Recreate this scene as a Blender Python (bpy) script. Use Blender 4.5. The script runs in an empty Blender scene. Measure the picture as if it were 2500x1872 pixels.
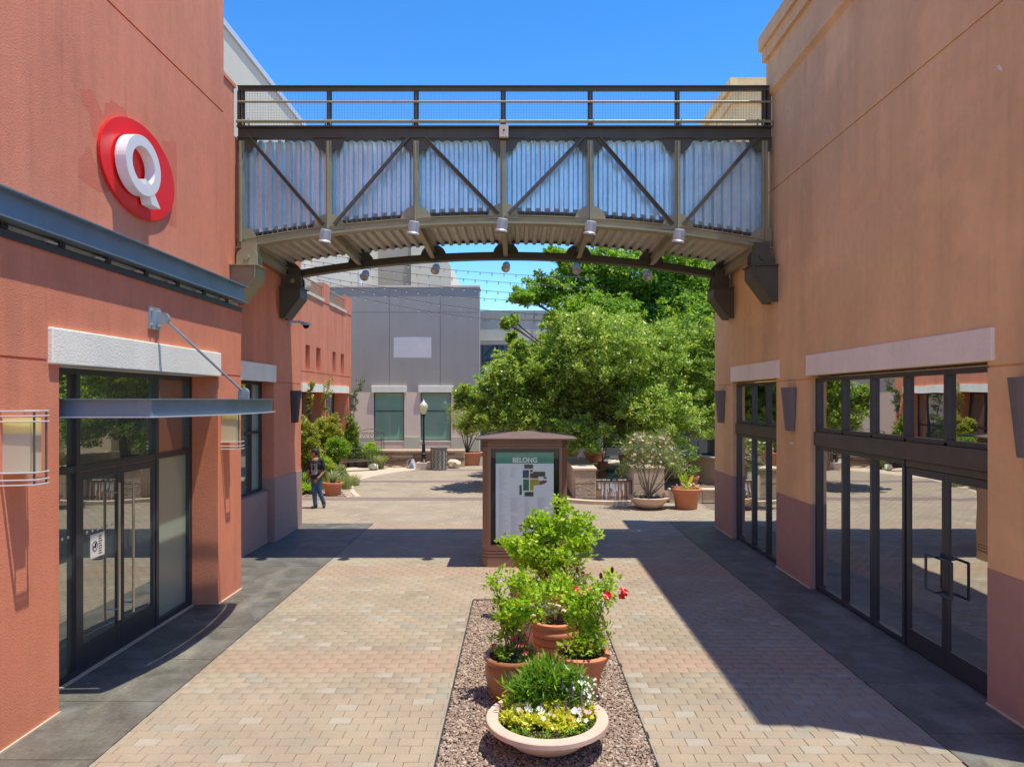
import bpy, bmesh, math, random
import numpy as np
from mathutils import Vector, Matrix
random.seed(7)
R = math.radians
# ------------------------------------------------------------------ camera, sky, sun, exposure
scene = bpy.context.scene
COL = scene.collection
cam_data = bpy.data.cameras.new("camera")
cam = bpy.data.objects.new("camera", cam_data)
COL.objects.link(cam)
cam.location = (0, 0, 3.15)
cam.rotation_euler = (R(90), 0, 0)
cam_data.sensor_width = 36
cam_data.lens = 25.34
cam_data.shift_x = -0.0068
cam_data.shift_y = 0.0156
cam_data.clip_start = 0.05
cam_data.clip_end = 2000
scene.camera = cam
SUN = Vector((0.234, -0.105, 1)).normalized()      # direction towards the sun
elev = math.asin(SUN.z)
azim = math.atan2(SUN.x, SUN.y)                     # from +Y towards +X
world = bpy.data.worlds.new("World")
scene.world = world
world.use_nodes = True
wn = world.node_tree.nodes
wl = world.node_tree.links
bg = wn["Background"]
sky = wn.new("ShaderNodeTexSky")
sky.sky_type = 'NISHITA'
sky.sun_disc = False
sky.sun_elevation = elev
sky.sun_rotation = azim
sky.altitude = 300
sky.air_density = 1.0
sky.dust_density = 0.0
sky.ozone_density = 4.0
hs = wn.new('ShaderNodeHueSaturation')
hs.inputs['Saturation'].default_value = 1.22
gm = wn.new('ShaderNodeGamma')
gm.inputs[1].default_value = 1.15
wl.new(sky.outputs[0], gm.inputs[0])
wl.new(gm.outputs[0], hs.inputs['Color'])
wl.new(hs.outputs[0], bg.inputs[0])
bg.inputs[1].default_value = 0.116
sun_data = bpy.data.lights.new("sun", 'SUN')
sun_data.energy = 2.95
sun_data.angle = R(0.5)
sun_data.color = (1.0, 0.94, 0.80)
sun = bpy.data.objects.new("sun", sun_data)
COL.objects.link(sun)
sun.rotation_euler = SUN.to_track_quat('Z', 'Y').to_euler()
sun.location = (5, -5, 30)
scene.view_settings.view_transform = 'Standard'
scene.view_settings.look = 'None'
scene.view_settings.gamma = 1
scene.view_settings.exposure = 0.88
scene.cycles.max_bounces = 8
scene.cycles.transparent_max_bounces = 8
scene.cycles.sample_clamp_indirect = 6

def D(y):
    return y * 0.838

# ------------------------------------------------------------------ materials
def mat(name, col, rough=0.8, metal=0.0, var=0.0, vscale=3.0, fine=0.0, fscale=60, bump=0.0, bscale=120,
        spec=0.5, streak=0.0, col2=None, extra=None, bdist=0.01):
    m = bpy.data.materials.new(name)
    m.use_nodes = True
    nt = m.node_tree
    n, l = nt.nodes, nt.links
    b = n["Principled BSDF"]
    b.inputs["Base Color"].default_value = (*col, 1)
    b.inputs["Roughness"].default_value = rough
    b.inputs["Metallic"].default_value = metal
    b.inputs["Specular IOR Level"].default_value = spec
    need = var or fine or bump or streak
    if need:
        tc = n.new("ShaderNodeNewGeometry")
        src = tc.outputs["Position"]
        cur = None
        def mul_noise(cur, scale, amt, sc3=None, detail=5):
            vec = src
            if sc3:
                mp = n.new("ShaderNodeMapping")
                mp.inputs["Scale"].default_value = sc3
                l.new(src, mp.inputs[0])
                vec = mp.outputs[0]
            t = n.new("ShaderNodeTexNoise")
            t.inputs["Scale"].default_value = scale
            t.inputs["Detail"].default_value = detail
            t.inputs["Roughness"].default_value = 0.62
            l.new(vec, t.inputs["Vector"])
            mr = n.new("ShaderNodeMapRange")
            mr.inputs["From Min"].default_value = 0.28
            mr.inputs["From Max"].default_value = 0.72
            mr.inputs["To Min"].default_value = 1 - amt
            mr.inputs["To Max"].default_value = 1 + amt
            l.new(t.outputs[0], mr.inputs[0])
            if cur is None:
                return mr.outputs[0]
            mm = n.new("ShaderNodeMath")
            mm.operation = 'MULTIPLY'
            l.new(cur, mm.inputs[0])
            l.new(mr.outputs[0], mm.inputs[1])
            return mm.outputs[0]
        if var:
            cur = mul_noise(cur, vscale, var)
        if fine:
            cur = mul_noise(cur, fscale, fine)
        if streak:
            cur = mul_noise(cur, 1.0, streak, (2.2, 2.2, 0.22))
        def spots(cur, scale, thr, k):
            v = n.new("ShaderNodeTexVoronoi")
            v.inputs["Scale"].default_value = scale
            l.new(src, v.inputs["Vector"])
            lt = n.new("ShaderNodeMath"); lt.operation = 'LESS_THAN'; lt.inputs[1].default_value = thr
            l.new(v.outputs["Distance"], lt.inputs[0])
            ma = n.new("ShaderNodeMath"); ma.operation = 'MULTIPLY_ADD'; ma.inputs[1].default_value = k; ma.inputs[2].default_value = 1
            l.new(lt.outputs[0], ma.inputs[0])
            mm = n.new("ShaderNodeMath"); mm.operation = 'MULTIPLY'
            l.new(cur, mm.inputs[0]); l.new(ma.outputs[0], mm.inputs[1])
            return mm.outputs[0]
        def stains(cur, amt, sc3, lo, hi):
            mp = n.new("ShaderNodeMapping"); mp.inputs["Scale"].default_value = sc3
            l.new(src, mp.inputs[0])
            t = n.new("ShaderNodeTexNoise"); t.inputs["Scale"].default_value = 1; t.inputs["Detail"].default_value = 3
            l.new(mp.outputs[0], t.inputs["Vector"])
            mr = n.new("ShaderNodeMapRange")
            mr.inputs["From Min"].default_value = lo; mr.inputs["From Max"].default_value = hi
            mr.inputs["To Min"].default_value = 1; mr.inputs["To Max"].default_value = 1 - amt
            l.new(t.outputs[0], mr.inputs[0])
            mm = n.new("ShaderNodeMath"); mm.operation = 'MULTIPLY'
            l.new(cur, mm.inputs[0]); l.new(mr.outputs[0], mm.inputs[1])
            return mm.outputs[0]
        for sp in (extra or {}).get('spots', ()):
            cur = spots(cur, *sp)
        for st in (extra or {}).get('stains', ()):
            cur = stains(cur, *st)
        if cur is not None:
            vm = n.new("ShaderNodeVectorMath")
            vm.operation = 'SCALE'
            vm.inputs[0].default_value = col
            l.new(cur, vm.inputs["Scale"])
            out = vm.outputs[0]
            if col2 is not None:
                t = n.new("ShaderNodeTexNoise")
                t.inputs["Scale"].default_value = vscale * 1.7
                t.inputs["Detail"].default_value = 6
                l.new(src, t.inputs["Vector"])
                mr = n.new("ShaderNodeMapRange")
                mr.inputs["From Min"].default_value = 0.5
                mr.inputs["From Max"].default_value = 0.75
                l.new(t.outputs[0], mr.inputs[0])
                mx = n.new("ShaderNodeMix")
                mx.data_type = 'RGBA'
                l.new(mr.outputs[0], mx.inputs[0])
                l.new(out, mx.inputs[6])
                mx.inputs[7].default_value = (*col2, 1)
                out = mx.outputs[2]
            l.new(out, b.inputs["Base Color"])
        if bump:
            t = n.new("ShaderNodeTexNoise")
            t.inputs["Scale"].default_value = bscale
            t.inputs["Detail"].default_value = 4
            l.new(src, t.inputs["Vector"])
            bp = n.new("ShaderNodeBump")
            bp.inputs["Strength"].default_value = bump
            bp.inputs["Distance"].default_value = bdist
            l.new(t.outputs[0], bp.inputs["Height"])
            l.new(bp.outputs[0], b.inputs["Normal"])
    return m

def glass_mat(name, body, refl, tint=(1, 1, 1), rough=0.0, wav=0.0):
    m = bpy.data.materials.new(name)
    m.use_nodes = True
    n, l = m.node_tree.nodes, m.node_tree.links
    b = n["Principled BSDF"]
    b.inputs["Base Color"].default_value = (*body, 1)
    b.inputs["Roughness"].default_value = 0.4
    b.inputs["Specular IOR Level"].default_value = 0
    g = n.new("ShaderNodeBsdfGlossy")
    g.inputs["Color"].default_value = (*tint, 1)
    g.inputs["Roughness"].default_value = rough
    mx = n.new("ShaderNodeMixShader")
    fr = n.new("ShaderNodeFresnel")
    fr.inputs["IOR"].default_value = 1.7
    ad = n.new("ShaderNodeMath")
    ad.operation = 'ADD'
    ad.use_clamp = True
    ad.inputs[1].default_value = refl
    l.new(fr.outputs[0], ad.inputs[0])
    l.new(ad.outputs[0], mx.inputs[0])
    l.new(b.outputs[0], mx.inputs[1])
    l.new(g.outputs[0], mx.inputs[2])
    if wav:
        geo = n.new("ShaderNodeNewGeometry")
        t = n.new("ShaderNodeTexNoise")
        t.inputs["Scale"].default_value = 1.3
        t.inputs["Detail"].default_value = 1
        l.new(geo.outputs["Position"], t.inputs["Vector"])
        bp = n.new("ShaderNodeBump")
        bp.inputs["Strength"].default_value = wav
        bp.inputs["Distance"].default_value = 0.02
        l.new(t.outputs[0], bp.inputs["Height"])
        l.new(bp.outputs[0], g.inputs["Normal"])
    l.new(mx.outputs[0], n["Material Output"].inputs[0])
    return m

def leaf_mat(name, col, trans=0.35, rough=0.42):
    m = bpy.data.materials.new(name)
    m.use_nodes = True
    n, l = m.node_tree.nodes, m.node_tree.links
    b = n["Principled BSDF"]
    b.inputs["Base Color"].default_value = (*col, 1)
    b.inputs["Roughness"].default_value = rough
    t = n.new("ShaderNodeBsdfTranslucent")
    t.inputs["Color"].default_value = (min(1, col[0] * 1.9), min(1, col[1] * 1.7), col[2] * 0.7, 1)
    mx = n.new("ShaderNodeMixShader")
    mx.inputs[0].default_value = trans
    l.new(b.outputs[0], mx.inputs[1])
    l.new(t.outputs[0], mx.inputs[2])
    l.new(mx.outputs[0], n["Material Output"].inputs[0])
    return m

M = {}
M['red'] = mat('red_stucco', (0.74, 0.268, 0.158), 0.92, var=0.07, vscale=0.9, fine=0.05, fscale=9, bump=0.55, bscale=55, streak=0.08, spec=0.2, bdist=0.008, extra=dict(stains=((0.13, (1.6, 1.6, .16), .56, .72), (0.10, (7, 7, .5), .6, .75))))
M['red_patch'] = mat('red_repaint', (0.70, 0.205, 0.125), 0.92, var=0.05, bump=0.5, bscale=55, spec=0.2)
M['plum'] = mat('plum_stucco', (0.44, 0.28, 0.24), 0.92, var=0.06, vscale=1.2, fine=0.05, fscale=9, bump=0.5, bscale=55, spec=0.2, bdist=0.008)
M['orange'] = mat('orange_stucco', (0.83, 0.565, 0.30), 0.93, var=0.09, vscale=0.7, fine=0.04, fscale=8, bump=0.4, bscale=55, streak=0.06, spec=0.2, bdist=0.006, extra=dict(stains=((0.15, (1.1, 1.1, .15), .54, .72), (0.10, (6, 6, .4), .6, .75), (-0.10, (.5, .5, .8), .55, .62))))
M['trim'] = mat('white_trim', (0.94, 0.90, 0.78), 0.85, var=0.05, vscale=2, fine=0.04, fscale=30, bump=0.5, bscale=40, streak=0.05, spec=0.2)
M['groove'] = mat('joint_dark', (0.2, 0.09, 0.07), 0.95)
M['frame'] = mat('dark_frame', (0.055, 0.063, 0.078), 0.35, metal=0.3, var=0.15, vscale=6)
M['bronze_frame'] = mat('bronze_frame', (0.10, 0.095, 0.09), 0.45, metal=0.3, var=0.2, vscale=5)
M['glassR'] = glass_mat('tinted_glass', (0.005, 0.006, 0.008), 0.62, (0.95, 0.97, 0.96), wav=0.10)
M['glassL'] = glass_mat('door_glass', (0.11, 0.13, 0.105), 0.32, (0.95, 1.0, 0.96), wav=0.04)
M['film'] = glass_mat('frosted_glass', (0.34, 0.46, 0.38), 0.08, (0.9, 1, 0.95))
M['glassG'] = glass_mat('green_glass', (0.28, 0.50, 0.38), 0.05, (0.8, 1, 0.92))
M['glassD'] = glass_mat('dark_glass', (0.015, 0.03, 0.035), 0.12, (0.8, 0.95, 1))
M['steel_blue'] = mat('blue_grey_steel', (0.20, 0.29, 0.38), 0.42, metal=0.35, var=0.12, vscale=2, fine=0.05, fscale=30)
M['steel_dark'] = mat('dark_steel', (0.06, 0.065, 0.07), 0.5, metal=0.2, var=0.1)
M['galv'] = mat('galvanised', (0.42, 0.48, 0.52), 0.42, metal=0.5, var=0.1, vscale=8)
M['olive'] = mat('olive_bridge_paint', (0.35, 0.325, 0.205), 0.5, metal=0.1, var=0.12, vscale=2.0, fine=0.06, fscale=25, spec=0.4)
M['olive_dark'] = mat('dark_and_shaded_olive', (0.10, 0.095, 0.068), 0.5, metal=0.1, var=0.15, vscale=2)  # dark members of the bridge; also puts shade into the far truss
M['siding'] = mat('galvanised_siding', (0.60, 0.80, 0.88), 0.32, metal=0.45, var=0.14, vscale=1.6, fine=0.05, fscale=18, streak=0.08)
M['deck'] = mat('galvanised_deck', (0.60, 0.57, 0.49), 0.5, metal=0.2, var=0.12, vscale=2)
M['lightgrey'] = mat('light_grey_metal', (0.62, 0.64, 0.66), 0.4, metal=0.2, var=0.06)
M['lens'] = glass_mat('lamp_lens', (0.5, 0.5, 0.48), 0.1)
M['tan'] = mat('tan_concrete', (0.60, 0.48, 0.36), 0.9, var=0.08, vscale=2, fine=0.06, fscale=40, bump=0.2)
M['strip'] = mat('charcoal_concrete', (0.13, 0.122, 0.10), 0.55, var=0.35, vscale=1.6, fine=0.25, fscale=22, bump=0.25, bscale=30, col2=(0.20, 0.20, 0.185), spec=0.45, extra=dict(spots=((3.1, 0.05, 1.6), (7.3, 0.045, 1.0)), stains=((-0.45, (2, .5, 1), .58, .7),)))
M['joint'] = mat('joint_sand', (0.20, 0.155, 0.115), 0.95)
M['mulch'] = mat('garden_soil', (0.20, 0.135, 0.10), 0.95, var=0.3, vscale=4, fine=0.3, fscale=30, bump=0.8, bscale=40)
M['dirt'] = mat('potting_soil', (0.045, 0.03, 0.02), 0.95, var=0.3, vscale=20, bump=0.8, bscale=60)
PAV = []
for i, c in enumerate([(0.356, 0.292, 0.212), (0.365, 0.294, 0.212), (0.350, 0.290, 0.212), (0.360, 0.288, 0.210), (0.348, 0.284, 0.212), (0.372, 0.298, 0.218)]):
    PAV.append(mat('tan_paver', c, 0.88, var=0.15, vscale=0.8, fine=0.15, fscale=60, bump=0.4, bscale=110, extra=dict(spots=((2.3, 0.045, -0.45), (5.1, 0.035, 0.35)), stains=((0.16, (0.9, 0.7, 0.9), .55, .75),)), spec=0.3))
PAVG = [mat('pale_paver', (0.38, 0.338, 0.268), 0.88, var=0.1, fine=0.1, fscale=60, bump=0.3, spec=0.3),
        mat('grey_paver', (0.32, 0.29, 0.225), 0.88, var=0.1, fine=0.1, fscale=60, bump=0.3, spec=0.3)]
PAVR = [mat('rose_paver', (0.378, 0.272, 0.195), 0.88, var=0.1, vscale=1.2, fine=0.1, fscale=60, bump=0.3, spec=0.3),
        mat('pink_paver', (0.370, 0.276, 0.198), 0.88, var=0.1, vscale=1.2, fine=0.1, fscale=60, bump=0.3, spec=0.3)]
PAVD = [mat('plum_paver', (0.235, 0.17, 0.155), 0.88, var=0.1, fine=0.08, fscale=60)]
PAVERS = PAV + PAVG + PAVR + PAVD
GR = [mat('gravel_stone', c, 0.9, fine=0.15, fscale=90, spec=0.3) for c in
      [(0.36, 0.262, 0.195), (0.29, 0.21, 0.16), (0.46, 0.35, 0.27), (0.22, 0.165, 0.13), (0.54, 0.44, 0.35)]]
M['terra'] = mat('terracotta', (0.58, 0.225, 0.115), 0.8, var=0.1, vscale=4, fine=0.05, fscale=40, streak=0.06, spec=0.3)
M['terra_pink'] = mat('pale_terracotta', (0.66, 0.47, 0.375), 0.82, var=0.08, vscale=5, fine=0.06, fscale=40, spec=0.3)
M['brown_glaze'] = mat('brown_glazed_clay', (0.31, 0.125, 0.052), 0.32, var=0.14, vscale=6, fine=0.05, fscale=30)
M['kiosk'] = mat('rust_brown_metal', (0.30, 0.168, 0.11), 0.48, metal=0.1, var=0.08, vscale=3, fine=0.04, fscale=30, streak=0.05)
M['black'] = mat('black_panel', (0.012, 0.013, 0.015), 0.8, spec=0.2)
M['poster'] = mat('pale_poster', (0.80, 0.92, 0.93), 0.35, var=0.03)
M['green'] = mat('poster_green', (0.03, 0.30, 0.21), 0.35)
M['white'] = mat('white_paint', (0.85, 0.85, 0.85), 0.4)
M['signred'] = mat('sign_red', (0.92, 0.014, 0.012), 0.3)
M['grey_wall'] = mat('grey_stucco', (0.40, 0.37, 0.345), 0.93, var=0.05, vscale=0.8, fine=0.03, fscale=10, streak=0.04, bump=0.3, bscale=40)
M['mauve'] = mat('mauve_stucco', (0.86, 0.69, 0.575), 0.93, var=0.05, vscale=0.9, fine=0.03, fscale=10, bump=0.3, bscale=40)
M['patch'] = mat('pale_grey_paint', (0.72, 0.70, 0.70), 0.9, var=0.05, vscale=2)
M['sage'] = mat('sage_stucco', (0.62, 0.62, 0.50), 0.93, var=0.05, vscale=1)
M['cream'] = mat('cream_stucco', (0.72, 0.64, 0.50), 0.93, var=0.05, vscale=0.6, streak=0.06)
M['greycap'] = mat('grey_band', (0.44, 0.40, 0.34), 0.9, var=0.05)
M['offwhite'] = mat('offwhite_stucco', (0.60, 0.54, 0.44), 0.93, var=0.04, vscale=0.5, streak=0.03)
M['taupe'] = mat('taupe_stucco', (0.42, 0.36, 0.29), 0.93, var=0.05)
M['stone'] = mat('sandstone', (0.55, 0.39, 0.27), 0.9, var=0.22, vscale=3, fine=0.1, fscale=20, bump=0.7, bscale=14, bdist=0.03)
M['stone2'] = mat('pale_sandstone', (0.66, 0.51, 0.38), 0.9, var=0.12, vscale=3, fine=0.08, fscale=30, bump=0.3)
M['stone3'] = mat('brown_stone', (0.30, 0.20, 0.135), 0.9, var=0.3, vscale=4, fine=0.2, fscale=18, bump=0.9, bscale=10, bdist=0.03)
M['tile_wet'] = mat('wet_orange_stone', (0.60, 0.30, 0.17), 0.25, var=0.3, vscale=4)
M['foam'] = mat('falling_water', (0.72, 0.74, 0.74), 0.3)
M['water'] = glass_mat('dark_water', (0.02, 0.022, 0.02), 0.06, wav=0.5)
M['iron'] = mat('wrought_iron', (0.13, 0.125, 0.12), 0.5, metal=0.3)
M['blackmetal'] = mat('black_metal', (0.02, 0.021, 0.024), 0.4, metal=0.2)
M['bark'] = mat('bark', (0.13, 0.095, 0.07), 0.9, var=0.2, vscale=10)
M['bark_pale'] = mat('pale_bark', (0.34, 0.28, 0.22), 0.9, var=0.2, vscale=10)
M['lampglass'] = mat('cream_lamp_glass', (0.92, 0.86, 0.62), 0.3, var=0.03)
M['lampamber'] = mat('amber_lamp_glass', (0.85, 0.62, 0.34), 0.3)
for k_, c_ in (('lampglass', (.97, .94, .80)), ('lampamber', (.93, .78, .52))):
    M[k_] = leaf_mat('translucent_' + k_, c_, .55, .3)
M['lampblue'] = mat('pale_soffit_metal', (0.62, 0.70, 0.76), 0.35, metal=0.3)
M['sconce'] = mat('grey_mesh_metal', (0.175, 0.178, 0.19), 0.55, metal=0.3, var=0.05, fine=0.2, fscale=110)
M['sconce_dark'] = mat('charcoal_metal', (0.062, 0.064, 0.07), 0.55, metal=0.3)
M['bulb'] = mat('glass_bulb', (0.6, 0.6, 0.58), 0.15)
M['wire'] = mat('cable', (0.05, 0.05, 0.05), 0.6)
M['mesh'] = mat('wire_mesh', (0.14, 0.14, 0.12), 0.5, metal=0.3)
M['skin'] = mat('skin', (0.36, 0.18, 0.11), 0.55)
M['hair'] = mat('dark_hair', (0.018, 0.012, 0.010), 0.6)
M['tee'] = mat('black_cotton', (0.018, 0.018, 0.021), 0.9)
M['print'] = mat('grey_print', (0.32, 0.33, 0.36), 0.9, fine=0.6, fscale=22)
M['print2'] = mat('red_print', (0.20, 0.06, 0.06), 0.9, fine=0.5, fscale=22)
M['jeans'] = mat('denim', (0.045, 0.10, 0.20), 0.9, var=0.35, vscale=9)
M['shoe'] = mat('dark_shoe', (0.02, 0.022, 0.028), 0.6)
M['railcream'] = mat('cream_railing', (0.42, 0.37, 0.26), 0.6)
M['bluesign'] = mat('blue_sign', (0.01, 0.09, 0.30), 0.4)
M['blackeye'] = mat('eye_dark', (0.01, 0.01, 0.01), 0.3)
L = {}
L['tree'] = [leaf_mat('leaf_mid', (0.20, 0.34, 0.055), .38, .32), leaf_mat('leaf_light', (0.40, 0.52, 0.13), .38, .32), leaf_mat('leaf_dark', (0.08, 0.14, 0.025), .3, .32)]
L['oak'] = [leaf_mat('oak_mid', (0.17, 0.33, 0.04), 0.4), leaf_mat('oak_light', (0.30, 0.47, 0.07), 0.4), leaf_mat('oak_dark', (0.05, 0.11, 0.016), 0.3)]
L['lime'] = [leaf_mat('lime_mid', (0.26, 0.45, 0.025), 0.45), leaf_mat('lime_light', (0.44, 0.62, 0.05), 0.45), leaf_mat('lime_dark', (0.08, 0.18, 0.015), 0.3)]
L['mound'] = [leaf_mat('mound_mid', (0.24, 0.31, 0.035)), leaf_mat('mound_light', (0.40, 0.44, 0.05)), leaf_mat('mound_brown', (0.20, 0.15, 0.06), 0.2)]
L['grey'] = [leaf_mat('sage_leaf', (0.24, 0.29, 0.14)), leaf_mat('sage_light', (0.38, 0.42, 0.25)), leaf_mat('sage_dark', (0.08, 0.12, 0.04))]
L['ole'] = [leaf_mat('oleander_mid', (0.19, 0.28, 0.09)), leaf_mat('oleander_light', (0.33, 0.41, 0.16)), leaf_mat('oleander_grey', (0.25, 0.26, 0.19))]
L['grass'] = [leaf_mat('blade_mid', (0.13, 0.29, 0.03)), leaf_mat('blade_light', (0.24, 0.42, 0.04)), leaf_mat('blade_dark', (0.04, 0.10, 0.015))]
L['straw'] = [leaf_mat('straw_blade', (0.30, 0.33, 0.12)), leaf_mat('straw_pale', (0.42, 0.41, 0.20)), leaf_mat('straw_green', (0.16, 0.24, 0.06))]
L['yellow'] = [leaf_mat('chartreuse', (0.55, 0.60, 0.03)), leaf_mat('yellow_leaf', (0.75, 0.70, 0.10)), leaf_mat('fresh_green', (0.12, 0.25, 0.03))]
F = {k: leaf_mat(k + '_petal', c, 0.2) for k, c in dict(white=(0.8, 0.8, 0.8), red=(0.62, 0.01, 0.015), pink=(0.62, 0.30, 0.30),
     rose=(0.55, 0.03, 0.10), violet=(0.22, 0.14, 0.24), peach=(0.7, 0.30, 0.16), palepink=(0.72, 0.50, 0.46), maroon=(0.10, 0.012, 0.015)).items()}

# ------------------------------------------------------------------ mesh builder
class MB:
    def __init__(s):
        s.v, s.f, s.m = [], [], []
        s.mi = 0
    def add(s, vs, fs, mi=None):
        o = len(s.v)
        s.v += [tuple(p) for p in vs]
        s.f += [tuple(i + o for i in f) for f in fs]
        s.m += [s.mi if mi is None else mi] * len(fs)
        return s
    def box(s, x0, x1, y0, y1, z0, z1, mi=None):
        if x0 > x1: x0, x1 = x1, x0
        if y0 > y1: y0, y1 = y1, y0
        if z0 > z1: z0, z1 = z1, z0
        return s.add([(x0, y0, z0), (x1, y0, z0), (x1, y1, z0), (x0, y1, z0), (x0, y0, z1), (x1, y0, z1), (x1, y1, z1), (x0, y1, z1)],
                     [(0, 3, 2, 1), (4, 5, 6, 7), (0, 1, 5, 4), (1, 2, 6, 5), (2, 3, 7, 6), (3, 0, 4, 7)], mi)
    def cyl(s, p0, p1, r0, r1=None, n=10, caps=True, mi=None):
        r1 = r0 if r1 is None else r1
        p0, p1 = Vector(p0), Vector(p1)
        d = (p1 - p0)
        if d.length < 1e-7: return s
        d.normalize()
        a = Vector((1, 0, 0)) if abs(d.x) < 0.8 else Vector((0, 1, 0))
        u = d.cross(a).normalized(); w = d.cross(u)
        vs = []
        for p, r in ((p0, r0), (p1, r1)):
            for k in range(n):
                t = 2 * math.pi * k / n
                vs.append(p + u * math.cos(t) * r + w * math.sin(t) * r)
        fs = [(k, (k + 1) % n, n + (k + 1) % n, n + k) for k in range(n)]
        if caps:
            fs += [tuple(range(n))[::-1], tuple(range(n, 2 * n))]
        return s.add(vs, fs, mi)
    def lathe(s, prof, c=(0, 0, 0), n=32, sx=1, sy=1, mi=None):
        vs, fs = [], []
        for (r, z) in prof:
            for k in range(n):
                t = 2 * math.pi * k / n
                vs.append((c[0] + r * math.cos(t) * sx, c[1] + r * math.sin(t) * sy, c[2] + z))
        for i in range(len(prof) - 1):
            for k in range(n):
                a, b = i * n + k, i * n + (k + 1) % n
                fs.append((a, b, b + n, a + n))
        return s.add(vs, fs, mi)
    def prism(s, poly, a0, a1, axis='z', mi=None):
        n = len(poly)
        def P(p, a):
            return {'z': (p[0], p[1], a), 'y': (p[0], a, p[1]), 'x': (a, p[0], p[1])}[axis]
        vs = [P(p, a0) for p in poly] + [P(p, a1) for p in poly]
        fs = [tuple(range(n))[::-1], tuple(range(n, 2 * n))] + [(k, (k + 1) % n, n + (k + 1) % n, n + k) for k in range(n)]
        return s.add(vs, fs, mi)
    def ball(s, c, r, n=8, m=6, sx=1, sy=1, sz=1, mi=None):
        prof = [(max(1e-4, math.sin(math.pi * i / m)) * r, -math.cos(math.pi * i / m) * r * sz) for i in range(m + 1)]
        return s.lathe(prof, c, n, sx, sy, mi)
    def tube(s, pts, r, n=6, mi=None):
        for a, b in zip(pts, pts[1:]):
            s.cyl(a, b, r, r, n, True, mi)
        return s
    def build(s, name, mats, parent=None, loc=None, smooth=False, fix=True):
        me = bpy.data.meshes.new(name)
        if parent is not None and loc is None:
            off = world_loc(parent)
        else:
            off = Vector(loc) if loc is not None else Vector((0, 0, 0))
        me.from_pydata([(v[0] - off.x, v[1] - off.y, v[2] - off.z) for v in s.v], [], s.f)
        if not isinstance(mats, (list, tuple)): mats = [mats]
        for m_ in mats: me.materials.append(m_)
        if len(mats) > 1:
            me.polygons.foreach_set('material_index', s.m)
        if smooth:
            me.polygons.foreach_set('use_smooth', [True] * len(s.f))
        if fix:
            bm = bmesh.new(); bm.from_mesh(me)
            bmesh.ops.recalc_face_normals(bm, faces=bm.faces)
            bm.to_mesh(me); bm.free()
        o = bpy.data.objects.new(name, me)
        COL.objects.link(o)
        if parent is not None:
            o.parent = parent
            if loc is not None: o.location = Vector(loc) - world_loc(parent)
        elif loc is not None:
            o.location = loc
        return o

def world_loc(o):
    v = Vector((0, 0, 0))
    while o is not None:
        v = v + o.location
        o = o.parent
    return v

def tag(o, label, cat, group=None, kind=None):
    if label: o['label'] = label
    if cat: o['category'] = cat
    if group: o['group'] = group
    if kind: o['kind'] = kind
    return o

def thing(name, label, cat, loc=(0, 0, 0), group=None):
    o = bpy.data.objects.new(name, None)
    o.empty_display_size = 0.2
    COL.objects.link(o)
    o.location = loc
    return tag(o, label, cat, group)

def structure(o):
    o['kind'] = 'structure'
    return o

def stuff(o):
    o['kind'] = 'stuff'
    return o

def copy_tree(o, parent=None):
    c = o.copy()
    COL.objects.link(c)
    if parent is not None: c.parent = parent
    for ch in list(o.children):
        copy_tree(ch, c)
    return c

def smooth_by_angle(o, ang=40):
    me = o.data
    me.polygons.foreach_set('use_smooth', [True] * len(me.polygons))
    bm = bmesh.new(); bm.from_mesh(me)
    bmesh.ops.remove_doubles(bm, verts=bm.verts, dist=1e-5)
    for e in bm.edges:
        if len(e.link_faces) == 2 and e.calc_face_angle(0) > R(ang): e.smooth = False
    bm.to_mesh(me); bm.free()
    return o

def bevel(o, w=0.006, seg=1):
    m = o.modifiers.new("bevel", 'BEVEL')
    m.width = w; m.segments = seg; m.limit_method = 'ANGLE'; m.angle_limit = R(40)
    return o

def wall(axis, f, b, u0, u1, z0, z1, holes=(), gz=(), gu=(), gw=0.022, gd=0.018):
    """stucco wall slab as boxes around openings, with recessed control joints; axis 'x': front face at x=f"""
    mb = MB()
    us = {u0, u1}; zs = {z0, z1}
    for (a, c, d, e) in holes:
        us |= {a, c}; zs |= {d, e}
    for g in gz: zs |= {g - gw / 2, g + gw / 2}
    for g in gu: us |= {g - gw / 2, g + gw / 2}
    us = sorted(u for u in us if u0 <= u <= u1); zs = sorted(z for z in zs if z0 <= z <= z1)
    sg = 1 if b > f else -1
    for ua, ub in zip(us, us[1:]):
        for za, zb in zip(zs, zs[1:]):
            uc, zc = (ua + ub) / 2, (za + zb) / 2
            if any(a < uc < c and d < zc < e for (a, c, d, e) in holes): continue
            ff = f
            if any(abs(zc - g) < gw / 2 for g in gz) or any(abs(uc - g) < gw / 2 for g in gu): ff = f + sg * gd
            if axis == 'x': mb.box(ff, b, ua, ub, za, zb)
            else: mb.box(ua, ub, ff, b, za, zb)
    return mb

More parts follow.
